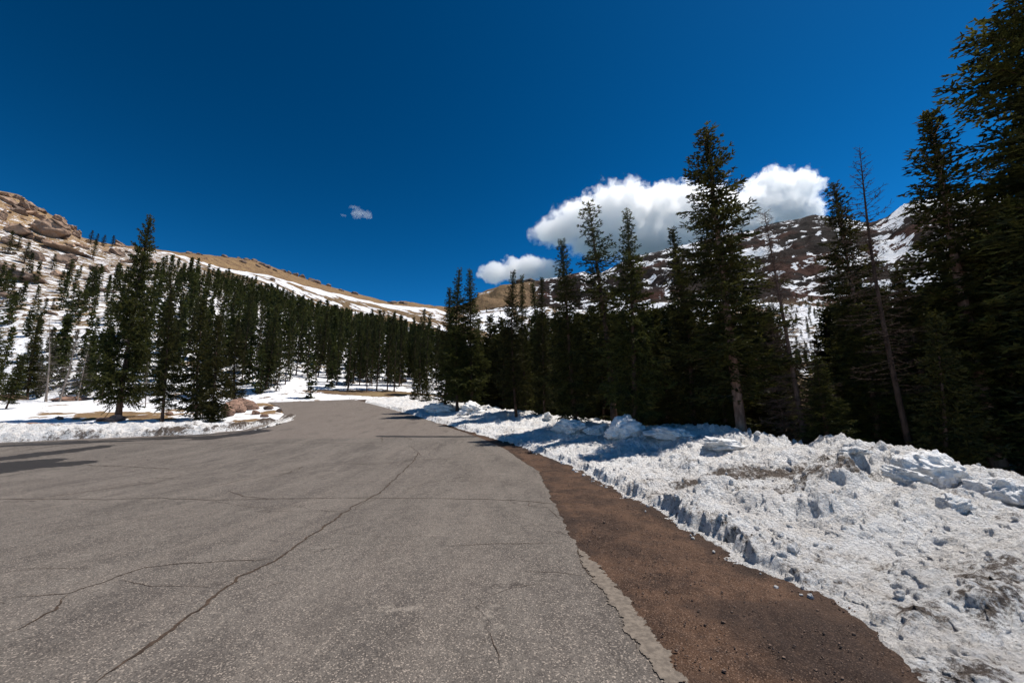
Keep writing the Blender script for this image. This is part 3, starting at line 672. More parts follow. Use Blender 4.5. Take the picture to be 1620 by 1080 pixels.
# granite slabs of the outcrop on the left hill: px, row, width px, height px, lean, dark
GB = [(82, 358, 66, 42, .25, 0, 'largest rounded tan granite dome on the skyline of the outcrop'), (25, 358, 52, 34, .35, 0, 'tan slab left of the largest dome'),
      (120, 368, 22, 22, .5, 0, 'small tan block at the right foot of the largest dome'), (14, 315, 32, 22, .3, 0, 'blocky topmost rock of the outcrop at the left edge'),
      (42, 326, 34, 20, .35, 0, 'rock stepping down from the topmost block'), (30, 332, 34, 18, .3, 1, 'grey rock under the topmost block'),
      (60, 340, 30, 16, .5, 0, 'small broken rock above the largest dome'), (3, 340, 22, 26, .2, 0, 'tan rock cut by the left edge'),
      (100, 392, 84, 16, .28, 0, 'long thin brown slab sloping below the dome'), (60, 404, 34, 24, .1, 1, 'dark square boulder under the long slab'),
      (100, 407, 44, 28, .2, 1, 'dark rounded boulder right of the square one'), (15, 380, 30, 20, .2, 1, 'grey boulder behind small spruces at the left edge'),
      (10, 421, 44, 18, .15, 1, 'grey slab low at the left edge'), (8, 306, 28, 15, .1, 0, 'pointed block on the very skyline at the left edge'), (27, 311, 20, 12, .3, 0, 'second skyline block from the left edge'), (47, 322, 22, 13, .5, 0, 'tilted skyline block above the tan slab'), (63, 331, 18, 12, .2, 0, 'small skyline block just left of the largest dome'),
      (96, 347, 30, 20, .4, 0, 'right shoulder of the largest dome on the skyline'), (112, 357, 20, 15, .6, 0, 'leaning block between the dome and its foot'), (142, 381, 18, 9, .2, 0, 'low rock on the skyline left of the small skyline spruces'),
      (50, 437, 64, 26, .15, 1, 'wide flat fronted boulder on the lower slope'),
      (95, 432, 30, 16, .3, 0, 'small brown rock right of the wide boulder'), (183, 397, 30, 18, .3, 1, 'rounded grey boulder near the skyline spruces'),
      (187, 386, 16, 12, .3, 0, 'tan rock on the skyline left of the tall roadside spruce'), (158, 424, 42, 16, .3, 1, 'brown slab in the trees left of the tall roadside spruce'),
      (20, 467, 44, 10, .1, 1, 'grey flat ledge low on the snowy slope at the left edge'), (75, 474, 12, 8, .1, 0, 'small tan rock among sparse trees on the slope'),
      (240, 412, 22, 14, .2, 0, 'tan rock right behind the tall roadside spruce'), (262, 434, 20, 10, .2, 0, 'small brown rock below the tan ridge'),
      (130, 388, 26, 10, .3, 0, 'thin slab at the end of the outcrop'), (70, 380, 60, 10, .3, 1, 'low ledge just under the largest dome'), (150, 462, 14, 8, .2, 0, 'small rock half buried in snow among trees'),
      (45, 370, 40, 10, .3, 0, 'thin slab under the tan slab'), (6, 450, 30, 8, .1, 1, 'narrow grey ledge above the flat one at the left edge')]
def hit(px, row, r0=70, r1=1500):               # where a picture ray meets the terrain
    az, te, _, _ = pdir(px, row); rr = np.geomspace(r0, r1, 900); zt = T(rr * math.sin(az), rr * math.cos(az)); zr = CAMZ + rr * float(te)
    k = np.argmax(zt >= zr)
    if zt[k] < zr[k]: k = int(np.argmin(zr - zt))
    return rr[k] * math.sin(az), rr[k] * math.cos(az), zr[k], rr[k]
for i, (px, row, wp, hp, lean, dk, lab) in enumerate(GB):
    x, y, z, r = hit(px, row + hp * .3); d = y / math.cos(PITCH)
    s, hz = px_size(wp, d) / 2 * .95, px_size(hp, d) / 2 * 1.15
    az = math.atan2(x, y)
    o = obj('granite_boulder', rock_mesh('granite_boulder', 200 + i, M_grand if dk else M_gran, 20, .10, 5, (.40, .80), .35), loc=(x, y, z + hz * .2), rot=(0, lean, -az), scale=(s, s * .9, hz))
    tag(o, lab, 'boulder', 'granite boulders of the hillside outcrop')
rq = np.random.RandomState(77)
ORK = [rock_mesh('granite_rock', 400 + i, M_gran if i % 2 else M_grand, 12, .08, 4, (.45, .85), .35) for i in range(5)]
for i in range(64):
    px = rq.uniform(-10, 235) * (.9 if i % 2 else 1); row = np.interp(px, [0, 120, 235], [310, 372, 395]) + rq.gamma(1.6, 38)
    if row > 500: continue
    x, y, z, r = hit(px, row); s = px_size(rq.gamma(3, 2.6) + 4, y) / 2
    o = obj('granite_rock', ORK[i % 5], loc=(x, y, z), rot=(0, rq.uniform(.1, .5), rq.uniform(0, 6)), scale=(s * 1.3, s, s * rq.uniform(.4, .8)))
    tag(o, 'small granite rock scattered between the large boulders of the left outcrop', 'rock', 'small rocks of the hillside outcrop')
ORD = [('%d' % k) + ('th' if 10 < k % 100 < 14 else {1: 'st', 2: 'nd', 3: 'rd'}.get(k % 10, 'th')) for k in range(1, 60)]
RS = [(378, 407), (390, 409), (402, 411), (414, 417), (384, 413), (422, 421), (434, 426), (457, 430), (468, 433), (478, 436), (492, 442), (500, 445), (520, 450), (448, 427), (407, 419), (618, 478), (622, 477), (637, 478), (641, 479), (316, 401), (300, 399), (356, 405),
      (822, 443), (836, 442), (843, 443), (540, 458), (430, 441), (560, 463)]
for i, (px, row) in enumerate(RS):
    x, y, z, r = hit(px, row + 2, 200, 2500); s = px_size(9 + (i * 7) % 6, y) / 2
    o = obj('ridge_rock', rock_mesh('ridge_rock', 300 + i, M_grand, 8, .1, 3), loc=(x, y, z), rot=(0, .2, i), scale=(s, s, s * .7))
    tag(o, 'small dark rock on the ridge crest, %s from the left' % ORD[sorted(RS).index((px, row))], 'rock', 'rocks along the ridge line')

# ---------------------------------------------------------------- conifers
def tube(path, rad, n=7):
    path = np.asarray(path, float); m = len(path); t = np.gradient(path, axis=0); t /= np.linalg.norm(t, axis=1)[:, None] + 1e-9
    ref = np.where(np.abs(t[:, 2:3]) > .9, [[1, 0, 0]], [[0, 0, 1]]); a = np.cross(t, ref); a /= np.linalg.norm(a, axis=1)[:, None]; b = np.cross(t, a)
    an = np.linspace(0, 2 * math.pi, n, endpoint=False)
    v = path[:, None] + np.asarray(rad)[:, None, None] * (np.cos(an)[None, :, None] * a[:, None] + np.sin(an)[None, :, None] * b[:, None])
    i = np.arange(m * n).reshape(m, n); q = np.stack([i[:-1], np.roll(i[:-1], -1, 1), np.roll(i[1:], -1, 1), i[1:]], -1).reshape(-1, 4)
    return v.reshape(-1, 3), q
class Bag:
    def __init__(s): s.v, s.q, s.n = [], [], 0
    def add(s, v, q): s.v.append(v); s.q.append(q + s.n); s.n += len(v)
    def get(s): return (np.concatenate(s.v), np.concatenate(s.q)) if s.v else (np.zeros((0, 3)), np.zeros((0, 4), int))
def needles(P, Q, W, rs):
    """each needle tuft: two crossed diamonds from P to Q"""
    d = Q - P; ln = np.linalg.norm(d, axis=1)[:, None] + 1e-9; t = d / ln
    ref = rs.normal(size=P.shape) * .35 + [0, 0, 1]; a = np.cross(t, ref); a /= np.linalg.norm(a, axis=1)[:, None] + 1e-9; b = np.cross(t, a)
    M = P + d * .42
    v = np.stack([P, M + a * W[:, None], Q, M - a * W[:, None], M + b * W[:, None] * .8, M - b * W[:, None] * .8], 1).reshape(-1, 3)
    i = np.arange(len(P))[:, None] * 6
    return v, np.concatenate([i + [0, 1, 2, 3], i + [0, 4, 2, 5]])
def conifer(seed, Hh, Rr, base, nb, el, sp, bare=None, irr=.35, droop=.3, thick=.013, bend=.02, top=0, wid=.21, dead=False, shape=.8, sub=True):
    rs = np.random.RandomState(seed)
    zt = np.linspace(0, 1, 14); bx, by = bend * Hh * rs.normal(), bend * Hh * rs.normal()
    cen = lambda t: np.stack([bx * np.sin(t * 3.1) + .012 * Hh * np.sin(t * 9 + seed) * t * .3, by * np.sin(t * 3.1), t * Hh], -1)
    trunk = Bag(); r0 = thick * Hh
    rad = lambda t: r0 * (1 - t) ** .85 + .006 + .35 * r0 * np.exp(-t * 40)
    trunk.add(*tube(cen(zt), rad(zt), 9))
    PP, QQ, WW = [], [], []
    ga = rs.uniform(0, 6.28)
    lobes = rs.uniform(0, 6.28, 5)
    for i in range(nb):
        f = (i + rs.uniform(0, .9)) / nb; t = base + (1 - base) * f ** (.92)
        if t > .995: continue
        ga += 2.399 + rs.normal() * .35
        prof = (1 - f) ** shape * min(1, (f + .22) / .34)
        clump = 1 + irr * (math.sin(ga * 2 + f * 17 + lobes[0]) * .5 + math.sin(ga + f * 41 + lobes[1]) * .5) + irr * .6 * rs.normal()
        L = max(.10 * Rr, Rr * prof * np.clip(clump, .3, 1.5)) + .05 * el
        if top and f > top: L *= .75
        o = cen(np.array(t)); d = np.array([math.cos(ga), math.sin(ga), 0])
        sl = -droop * (1 - f) ** 1.3 * 1.0 + .75 * f ** 3 + rs.normal() * .12; up = .22 * (1 - f) + rs.normal() * .06
        m = max(3, int(L / (sp * 1.6))); s = np.linspace(0, 1, m + 1)
        ax = o + d * (L * s)[:, None] + np.array([0, 0, 1.0]) * (L * (sl * s + up * s * s))[:, None]
        side = np.array([-d[1], d[0], 0]); ax += side * (L * .12 * rs.normal() * s ** 2)[:, None]
        if sub: trunk.add(*tube(ax[::max(1, m // 3)] if m > 3 else ax, np.linspace(min(.022, .007 + L * .006), .004, len(ax[::max(1, m // 3)] if m > 3 else ax)), 3))
        if bare is not None and (t < bare or dead and rs.rand() < .5 and not dead == 'dense'):
            # bare twigs only
            for _ in range(int(6 + L * 9)):
                k = rs.rand() * .85 + .1; p = o + d * L * k + np.array([0, 0, L * (sl * k + up * k * k)])
                dv = d * .5 + side * rs.normal() * .7 + [0, 0, rs.normal() * .35]; q = p + dv * .28 * L * rs.uniform(.4, 1)
                PP_ = np.array([p, q]); trunk.add(*tube(PP_, [.009, .004], 3))
            continue
        ns = max(2, int(L * .88 / sp)); S = np.linspace(.14 if L > .8 else .0, 1, ns)
        idx = S * m; i0 = np.minimum(idx.astype(int), m - 1); fr = (idx - i0)[:, None]; base_p = ax[i0] * (1 - fr) + ax[i0 + 1] * fr
        tg = ax[i0 + 1] - ax[i0]; tg /= np.linalg.norm(tg, axis=1)[:, None]
        for sg in (-1, 1, 0):
            if sg == 0: l = np.full(ns, el * 1.0); dv = tg + rs.normal(size=tg.shape) * .12; nk = 1
            else:
                l = (.42 * L * (1 - S) ** .75 + .7 * el) * rs.uniform(.55, 1.15, ns)
                dv = tg * rs.uniform(.45, .85, (ns, 1)) + side * sg * rs.uniform(.6, .9, (ns, 1)) + np.stack([np.zeros(ns), np.zeros(ns), rs.normal(size=ns) * .34 - .12], 1)
                nk = max(1, int(np.ceil(l.max() / el)))
            dv /= np.linalg.norm(dv, axis=1)[:, None]
            cur = base_p.copy()
            for k in range(nk):
                ok = l > k * el * .9
                if not ok.any(): break
                p = cur[ok]; step = np.minimum(el * 1.12, l[ok] - k * el * .9 + .3 * el)
                q = p + dv[ok] * step[:, None]
                PP.append(p - dv[ok] * el * .12); QQ.append(q); WW.append(wid * el * rs.uniform(.7, 1.25, len(p)))
                if sg != 0:
                    for s2 in (-1, 1):
                        d2 = dv[ok] * .6 + tg[ok] * .35 * 1 + np.cross(dv[ok], [0, 0, 1]) * s2 * .6 + rs.normal(size=p.shape) * .38 + [0, 0, -.10]
                        p2 = p + (q - p) * rs.uniform(.2, .7, (len(p), 1)); PP.append(p2); QQ.append(p2 + d2 * el * rs.uniform(.45, .85, (len(p), 1))); WW.append(wid * el * .8 * rs.uniform(.7, 1.2, len(p)))
                cur[ok] = q
    tip = cen(np.array(1.0)); PP.append(np.array([tip - [0, 0, el]])); QQ.append(np.array([tip + [0, 0, el * 1.2]])); WW.append(np.array([wid * el * .6]))
    crown = needles(np.concatenate(PP), np.concatenate(QQ), np.concatenate(WW), rs)
    return trunk.get(), crown
NT_COUNT = {}
def tree_pair(kind, bark, needle, **kw):
    (tv, tq), (cv, cq) = conifer(**kw)
    return mesh('trunk', tv, tq, mats=[bark]), mesh('crown', cv, cq, mats=[needle], smooth=False)
def tree_single(bark, needle, **kw):
    (tv, tq), (cv, cq) = conifer(**kw); q = np.concatenate([tq, cq + len(tv)]); mi = np.r_[np.zeros(len(tq)), np.ones(len(cq))]
    return mesh('spruce', np.concatenate([tv, cv]), q, mats=[bark, needle], smooth=False, midx=mi)

UNIT = 12.0       # every prototype is about 12 m tall and is scaled when placed
P = {}
P['full_a'] = tree_pair('s', M_bark, M_needle, seed=1, Hh=UNIT, Rr=1.75, base=.14, nb=240, el=.15, sp=.11, irr=.38)
P['full_b'] = tree_pair('s', M_bark, M_needle, seed=2, Hh=UNIT, Rr=1.6, base=.12, nb=240, el=.15, sp=.11, irr=.32, droop=.38)
P['tall_c'] = tree_pair('s', M_barkp, M_needle, seed=3, Hh=UNIT, Rr=1.35, base=.17, nb=260, el=.13, sp=.10, irr=.6, thick=.0125, bend=.006, shape=.62)
P['tall_d'] = tree_pair('s', M_barkp, M_needle, seed=4, Hh=UNIT, Rr=1.05, base=.16, nb=240, el=.14, sp=.10, irr=.55, thick=.012, shape=.7, bend=.008)
P['sparse_e'] = tree_pair('s', M_bark, M_needle, seed=5, Hh=UNIT, Rr=1.0, base=.2, nb=130, el=.15, sp=.11, irr=.6, droop=.1, shape=.4, bend=.02)
P['wide_f'] = tree_pair('s', M_bark, M_needle, seed=6, Hh=UNIT, Rr=2.2, base=.09, nb=270, el=.18, sp=.13, irr=.45, thick=.019, shape=.75, bend=.01)
P['near_g'] = tree_pair('s', M_bark, M_needle, seed=7, Hh=UNIT, Rr=1.75, base=.05, nb=300, el=.115, sp=.09, irr=.42, thick=.016, shape=.6, bend=.008)
P['dead_h'] = tree_pair('s', M_darkbark, M_dead, seed=8, Hh=UNIT, Rr=.95, base=.25, nb=190, el=.12, sp=.5, irr=.6, bare=2, droop=.25, thick=.0078, shape=.5, bend=.014, wid=.05)
P['dead_i'] = tree_pair('s', M_dead, M_dead, seed=9, Hh=UNIT, Rr=1.35, base=.07, nb=230, el=.2, sp=.15, irr=.3, droop=.42, wid=.045, thick=.010, shape=1.0, bend=.006)
P['grey_j'] = tree_pair('s', M_deadgrey, M_deadgrey, seed=10, Hh=UNIT, Rr=1.4, base=.1, nb=110, el=.25, sp=.22, irr=.5, droop=.3, wid=.035, thick=.013, shape=.8, bend=.012)
P['young_k'] = tree_pair('s', M_bark, M_needle_y, seed=12, Hh=UNIT, Rr=2.3, base=.05, nb=120, el=.34, sp=.25, irr=.35, droop=.2)
P['dense_l'] = tree_pair('s', M_bark, M_needle, seed=13, Hh=UNIT, Rr=1.45, base=.09, nb=240, el=.16, sp=.12, irr=.42)

def place(kind, x, y, z, h, rz, label, group, name='spruce_tree', cat='spruce', lean=(0, 0), wide=1.0, cut=None):
    r = bpy.data.objects.new(name, None); col.objects.link(r); r.empty_display_size = .3
    r.location = (x, y, z); s = h / UNIT; r.scale = (s * wide, s * wide, s); r.rotation_mode = 'ZYX'; r.rotation_euler = (lean[0], lean[1], rz)
    tag(r, label, cat, group)
    t, c = P[kind]; obj('trunk', t, r); obj('crown', c, r)
    return r
def by_picture(kind, base_px, top_px, top_row, Y, rz, label, group, wide=1.0, name='spruce_tree', cat='spruce', zoff=-.15):
    """stand a tree at depth Y under the picture column base_px and give it the height (and lean) that the photo shows"""
    row_guess = 670
    x = None; z = 0
    for _ in range(4):
        _, _, zy, xy = pdir(base_px, row_guess); x = float(xy) * Y; z = float(T(x, Y)) + zoff; row_guess = 540 - F * math.tan(math.atan2(z - CAMZ, Y) - PITCH)
    _, _, zyt, xyt = pdir(top_px, top_row); h = CAMZ + float(zyt) * Y - z; xt = float(xyt) * Y
    return place(kind, x, Y, z, h, rz, label, group, name, cat, (0, math.atan2(xt - x, h)), wide)

GF = 'spruces in the front row behind the right snow bank'
FR = [('near_g', 1800, 1612, -70, 12.0, 0.3, 'huge spruce at the right edge, its top out of the photo', 1.31),
      ('near_g', 1720, 1640, 110, 15.5, 2.1, 'dark dense spruce partly hidden behind the huge one at the right edge', 1.05),
      ('tall_d', 1592, 1470, 178, 13.5, 1.0, 'tall spruce with thick grey trunk leaning left beside the huge right edge spruce', 1.36),
      ('tall_c', 1425, 1318, 292, 14.2, 2.0, 'narrow spruce with pale lower trunk just left of the bare dead tree', 0.90),
      ('tall_c', 1180, 1117, 205, 15.5, 1.0, 'tallest free standing spruce, pale pink trunk bare at the foot', 1.13),
      ('dense_l', 1100, 1063, 362, 18.0, 3.3, 'dark spruce just left of the tallest pink trunked spruce', 0.90),
      ('full_a', 1005, 992, 337, 17.5, 1.4, 'bushy spruce with side leaders in the middle of the right group', 0.86),
      ('sparse_e', 975, 930, 322, 19.5, .4, 'thin open topped leaning conifer left of the bushy middle spruce', 1.05),
      ('full_b', 914, 889, 380, 20.0, 5.0, 'pointed spruce with reddish trunk left of the thin open topped one', 0.90),
      ('dense_l', 862, 857, 440, 25.0, 2.2, 'slim dark spruce right of the double topped pair', 0.64),
      ('full_a', 818, 812, 430, 26.0, 4.2, 'left of the two close spruces over the pale middle trunk', 0.72),
      ('dense_l', 834, 826, 436, 27.5, 1.2, 'right of the two close spruces over the pale middle trunk', 0.64),
      ('full_b', 748, 744, 428, 30.0, .2, 'right hand spruce of the twin tops where the road bends', 0.90),
      ('full_a', 724, 727, 427, 29.5, 2.7, 'left hand spruce of the twin tops where the road bends', 0.82),
      ('dense_l', 702, 711, 456, 32.0, 3.7, 'shorter spruce leaning on the left of the twin tops', 0.90),
      ('dense_l', 880, 842, 447, 31.0, 0.7, 'small spruce tip showing between the pair and the pointed spruce', 0.72)]
for k, px, tp, tr, Y, rz, lab, wide in FR: by_picture(k, px, tp, tr, Y, rz, lab, GF, wide)
by_picture('dead_h', 1456, 1360, 234, 12.0, 1.0, 'tall dead tree with bare crooked top, leaning left before the sky', 'dead trees on the right', 1.0, 'dead_tree', 'dead tree')
by_picture('dead_i', 1282, 1209, 336, 14.5, 1.0, 'dead reddish brown spruce with a bare spire right of the tallest one', 'dead trees on the right', 1.0, 'dead_tree', 'dead tree')
YG = [(1497, 1477, 498, 11.5, .9, 'young yellowish spruce standing between the dead tree and the thick grey trunk'),
      (672, 676, 590, 38, 1.0, 'small yellow green spruce where the right bank begins'), (655, 660, 585, 40, .8, 'small dark green spruce left of the yellow green one by the bend')]
for i, (px, tp, tr, Y, wide, lab) in enumerate(YG): by_picture('young_k', px, tp, tr, Y, i * 1.3, lab, 'young spruces by the right bank', wide)

GL = 'spruces on the left snow island'
LF = [('wide_f', 186, 238, 344, 27.5, 1.9, 'large dark spruce with reddish trunk, tallest on the left roadside', .56),
      ('full_b', 256, 270, 440, 26.0, 3.0, 'medium spruce right of the large left roadside spruce', .7),
      ('young_k', 310, 322, 475, 27.0, 4.0, 'open branched young spruce left of the island tip', .75),
      ('young_k', 334, 345, 500, 25.8, .5, 'yellowish young spruce behind the dark bush at the island tip', .8),
      ('dense_l', 372, 377, 505, 33.5, 1.5, 'spruce standing behind the island tip boulders', 1.0),
      ('full_a', 8, 40, 560, 33, 2.5, 'dense green spruce at the left edge of the photo', 1.0),
      ('full_b', -40, -5, 470, 33, 2.5, 'spruce cut by the left edge of the photo', 1.1),
      ('dense_l', 42, 62, 500, 44, .5, 'spruce behind the dense green one at the left edge', 1.0)]
for k, px, tp, tr, Y, rz, lab, wide in LF: by_picture(k, px, tp, tr, Y, rz, lab, GL, wide)
by_picture('young_k', 337, 340, 630, 25.8, .5, 'low dark spruce bush hiding part of a pink boulder', GL, 2.2, 'spruce_bush', 'bush')
DL = [(72, 78, 500, 41, .8, 'straight dead grey tree, leftmost of the dead ones'), (93, 124, 520, 40, .9, 'dead grey tree leaning right, pale trunk'), (122, 142, 540, 42, .7, 'thin dead tree right of the leaning pale one'),
      (230, 236, 560, 36, .6, 'pale dead stem right of the large left roadside spruce'), (134, 160, 560, 43, .6, 'thin dark dead tree left of the large roadside spruce')]
for i, (px, tp, tr, Y, wide, lab) in enumerate(DL): by_picture('grey_j', px, tp, tr, Y, i * 1.1, lab, 'dead trees on the left island', wide, 'dead_tree', 'dead tree')

# spruces crowded behind the front row on the right
rs = np.random.RandomState(5)
spots = []
def far_enough(x, y, d):
    for a, b in spots:
        if (a - x) ** 2 + (b - y) ** 2 < d * d: return False
    spots.append((x, y)); return True
tries = 0
while len(spots) < 150 and tries < 12000:
    tries += 1
    Y = 13 * (75 / 13.) ** (rs.rand() ** 1.15); px = rs.uniform(690, 1950)
    x = float(pdir(px, 660)[3]) * Y; u = x - float(XE(np.array(min(Y, 44.))))
    if u < 7.5 or not far_enough(x, Y, 1.3 + .03 * Y): continue
    top_limit = np.interp(px, [690, 760, 800, 870, 940, 1010, 1100, 1200, 1235, 1260, 1330, 1400, 1480, 1560, 1650], [520, 500, 500, 500, 470, 470, 470, 450, 470, 500, 480, 430, 430, 400, 330])
    top_limit += abs(rs.normal()) * 55
    z = float(T(x, Y)) - .1; h = CAMZ + (float(pdir(px, top_limit)[2])) * Y - z; h = min(max(h, 2.5), 17)
    if 1240 < px < 1335: h = min(h, CAMZ + float(pdir(px, rs.uniform(565, 640))[2]) * Y - z)
    if h < 1.5: continue
    # its shadow must not reach the sunlit bank
    sx, sy = math.sin(R(SUN_AZ)) / math.tan(R(SUN_EL)), math.cos(R(SUN_AZ)) / math.tan(R(SUN_EL))
    while h > 1.5 and Y < 30 and x - sx * h - float(XE(np.array(Y - sy * h))) < (5.6 if Y > 12 else 7.5): h *= .93
    if h < 2.2: spots.pop(); continue
    k = ['full_a', 'full_b', 'dense_l', 'tall_d', 'tall_c', 'full_b'][rs.randint(6)]
    place(k, x, Y, z, h, rs.uniform(0, 6.28), 'dark spruce crowded in the woods behind the front row on the right', 'spruces crowded in the woods on the right', wide=rs.uniform(1.2, 1.7) if h > 5 else 1.7, lean=(rs.normal() * .02, rs.normal() * .02))

# hillside forest: lighter prototypes, 300 single trees plus the mass of the rest
S = [tree_single(M_bark, M_needle_far, seed=30 + i, Hh=UNIT, Rr=[1.35, 1.2, 1.5, 1.1, 1.3][i], base=.05 + .03 * i, nb=72, el=.42, sp=.30, irr=.38, wid=.2, sub=False) for i in range(5)]
SD = tree_single(M_deadgrey, M_deadgrey, seed=41, Hh=UNIT, Rr=1.0, base=.1, nb=60, el=.5, sp=.4, irr=.4, wid=.03, sub=False)
LOWARR = [conifer(seed=50 + i, Hh=UNIT, Rr=[1.5, 1.35, 1.6][i], base=.05, nb=34, el=.95, sp=.8, irr=.35, wid=.26, sub=False) for i in range(3)]
cand = []
azl, azr = float(pdir(-60, 520)[0]), float(pdir(735, 560)[0])
tries = 0
while len(cand) < 1300 and tries < 60000:
    tries += 1
    az = rs.uniform(azl, azr); tl = rs.uniform(1.0, 2.12) if rs.rand() < .88 else 1 + .14 * rs.rand()
    Ls = [(np.interp(az, L[:, 0], L[:, 2])) for L in LAY]
    k = int(tl); r = Ls[k - 1] + (Ls[k] - Ls[k - 1]) * (tl - k)
    px = 810 + F * math.tan(az) * .95
    # density: close to solid in the upper wood, open on the lower and left slope
    dens = np.interp(tl, [1, 1.1, 1.4, 1.7, 1.9], [1.3, .95, .75, 1.1, 1.3])
    dens *= np.interp(px, [-60, 100, 240, 290, 450, 740], [.40, .50, .46, .52, .66, .85])
    if tl > np.interp(px, [0, 170, 240, 740], [1.75, 1.85, 1.9, 2.0]): continue
    if px < 170 and tl > 1.6: dens *= .5
    x, y = r * math.sin(az), r * math.cos(az)
    if perlin(x / 28, y / 28) < -.3 and tl < 1.65: dens *= .4
    if y < 49 and x > -22: continue
    if rs.rand() > dens * (r / 330) ** .35: continue
    h = rs.uniform(5.5, 9.5) * (.6 if rs.rand() < .3 else 1) * np.interp(px, [0, 200, 300, 500], [.62, .75, 1, 1.15])
    cand.append((r / h, x, y, h))
cand.sort()
for i, (_, x, y, h) in enumerate(cand[:115]):
    z = float(T(x, y)) - .15; s = h / UNIT
    o = obj('spruce_tree', S[i % 5], loc=(x, y, z), rot=(rs.normal() * .02, rs.normal() * .02, rs.uniform(0, 6.28)), scale=(s * .62, s * .62, s * rs.uniform(.85, 1.1)))
    tag(o, 'dark green spruce in the wood on the snowy left hillside', 'spruce', 'spruces on the left hillside')
V, Q, MI, n = [], [], [], 0
rest = [(x, y, h, .68) for _, x, y, h in cand[115:]]
for i in range(520):                                        # tiny spruces of the far snowfield on the right
    px = rs.choice([rs.uniform(1225, 1345), rs.uniform(760, 1700)]); row = rs.uniform(478, 600)
    az, te, _, _ = pdir(px, row); L = [np.interp(az, l[:, 0], l[:, 2]) for l in LAY]; r = rs.uniform(L[1], L[3] * .98) if rs.rand() < .6 else rs.uniform(L[1] * .35, L[1])
    if 1235 < px < 1340 and r < 300: continue
    rest.append((r * math.sin(az), r * math.cos(az), rs.uniform(7, 12), 1.0))
for i, (x, y, h, wide) in enumerate(rest):
    (tv, tq), (cv, cq) = LOWARR[i % 3]; z = float(T(x, y)) - .2; s = h / UNIT; a = rs.uniform(0, 6.28); c, d = math.cos(a), math.sin(a)
    v = np.concatenate([tv, cv]) * (s * wide, s * wide, s); v = v @ np.array([[c, d, 0], [-d, c, 0], [0, 0, 1]]) + (x, y, z)
    V.append(v); Q.append(np.concatenate([tq, cq + len(tv)]) + n); MI.append(np.r_[np.zeros(len(tq)), np.ones(len(cq))]); n += len(v)
me = mesh('forest', np.concatenate(V), np.concatenate(Q), mats=[M_bark, M_needle_far], smooth=False, midx=np.concatenate(MI))
tag(obj('forest', me), 'far dense spruce wood covering the upper left hillside and the distant snowfield', 'forest', kind='stuff')
V, Q, MI, n = [], [], [], 0; MIDARR = [conifer(seed=70 + i, Hh=UNIT, Rr=[1.7, 1.5][i], base=.04, nb=110, el=.36, sp=.27, irr=.35, wid=.21, sub=False) for i in range(2)]
cnt = 0
while cnt < 270:                                            # deep wood behind the single trees of the right side
    Y = rs.uniform(24, 62); px = rs.uniform(700, 1700)
    if 1238 < px < 1332: continue
    x = float(pdir(px, 660)[3]) * Y
    if x - float(XE(np.array(min(Y, 44.)))) < 11 or not far_enough(x, Y, 1.2): continue
    z = float(T(x, Y)) - .1; lim = np.interp(px, [700, 760, 1000, 1200, 1400, 1620], [530, 500, 490, 480, 470, 430]) + abs(rs.normal()) * 40
    s = min(15, CAMZ + float(pdir(px, lim)[2]) * Y - z) / UNIT; a = rs.uniform(0, 6.28); c, d = math.cos(a), math.sin(a)
    (tv, tq), (cv, cq) = MIDARR[cnt % 2]
    v = np.concatenate([tv, cv]) * (s * 1.35, s * 1.35, s); v = v @ np.array([[c, d, 0], [-d, c, 0], [0, 0, 1]]) + (x, Y, z)
    V.append(v); Q.append(np.concatenate([tq, cq + len(tv)]) + n); MI.append(np.r_[np.zeros(len(tq)), np.ones(len(cq))]); n += len(v); cnt += 1
me = mesh('forest', np.concatenate(V), np.concatenate(Q), mats=[M_bark, M_needle_far], smooth=False, midx=np.concatenate(MI))
tag(obj('forest', me), 'deep dark spruce wood behind the trees of the right side', 'forest', kind='stuff')
OS = ((142, 384, 26), (152, 386, 22), (163, 388, 22), (176, 390, 24), (38, 415, 40), (10, 400, 44), (27, 395, 30), (82, 425, 30), (146, 405, 34))
for i, (px, row, hh) in enumerate(OS):
    x, y, z, r = hit(px, row + 2); h = hh * y / F
    o = obj('spruce_tree', S[i % 5], loc=(x, y, z - .3), rot=(0, 0, i), scale=(h / UNIT * 1.35, h / UNIT * 1.35, h / UNIT))
    tag(o, 'small dark spruce among the granite boulders of the outcrop, %s from the left' % ORD[sorted(OS).index((px, row, hh))], 'spruce', 'small spruces on the granite outcrop')

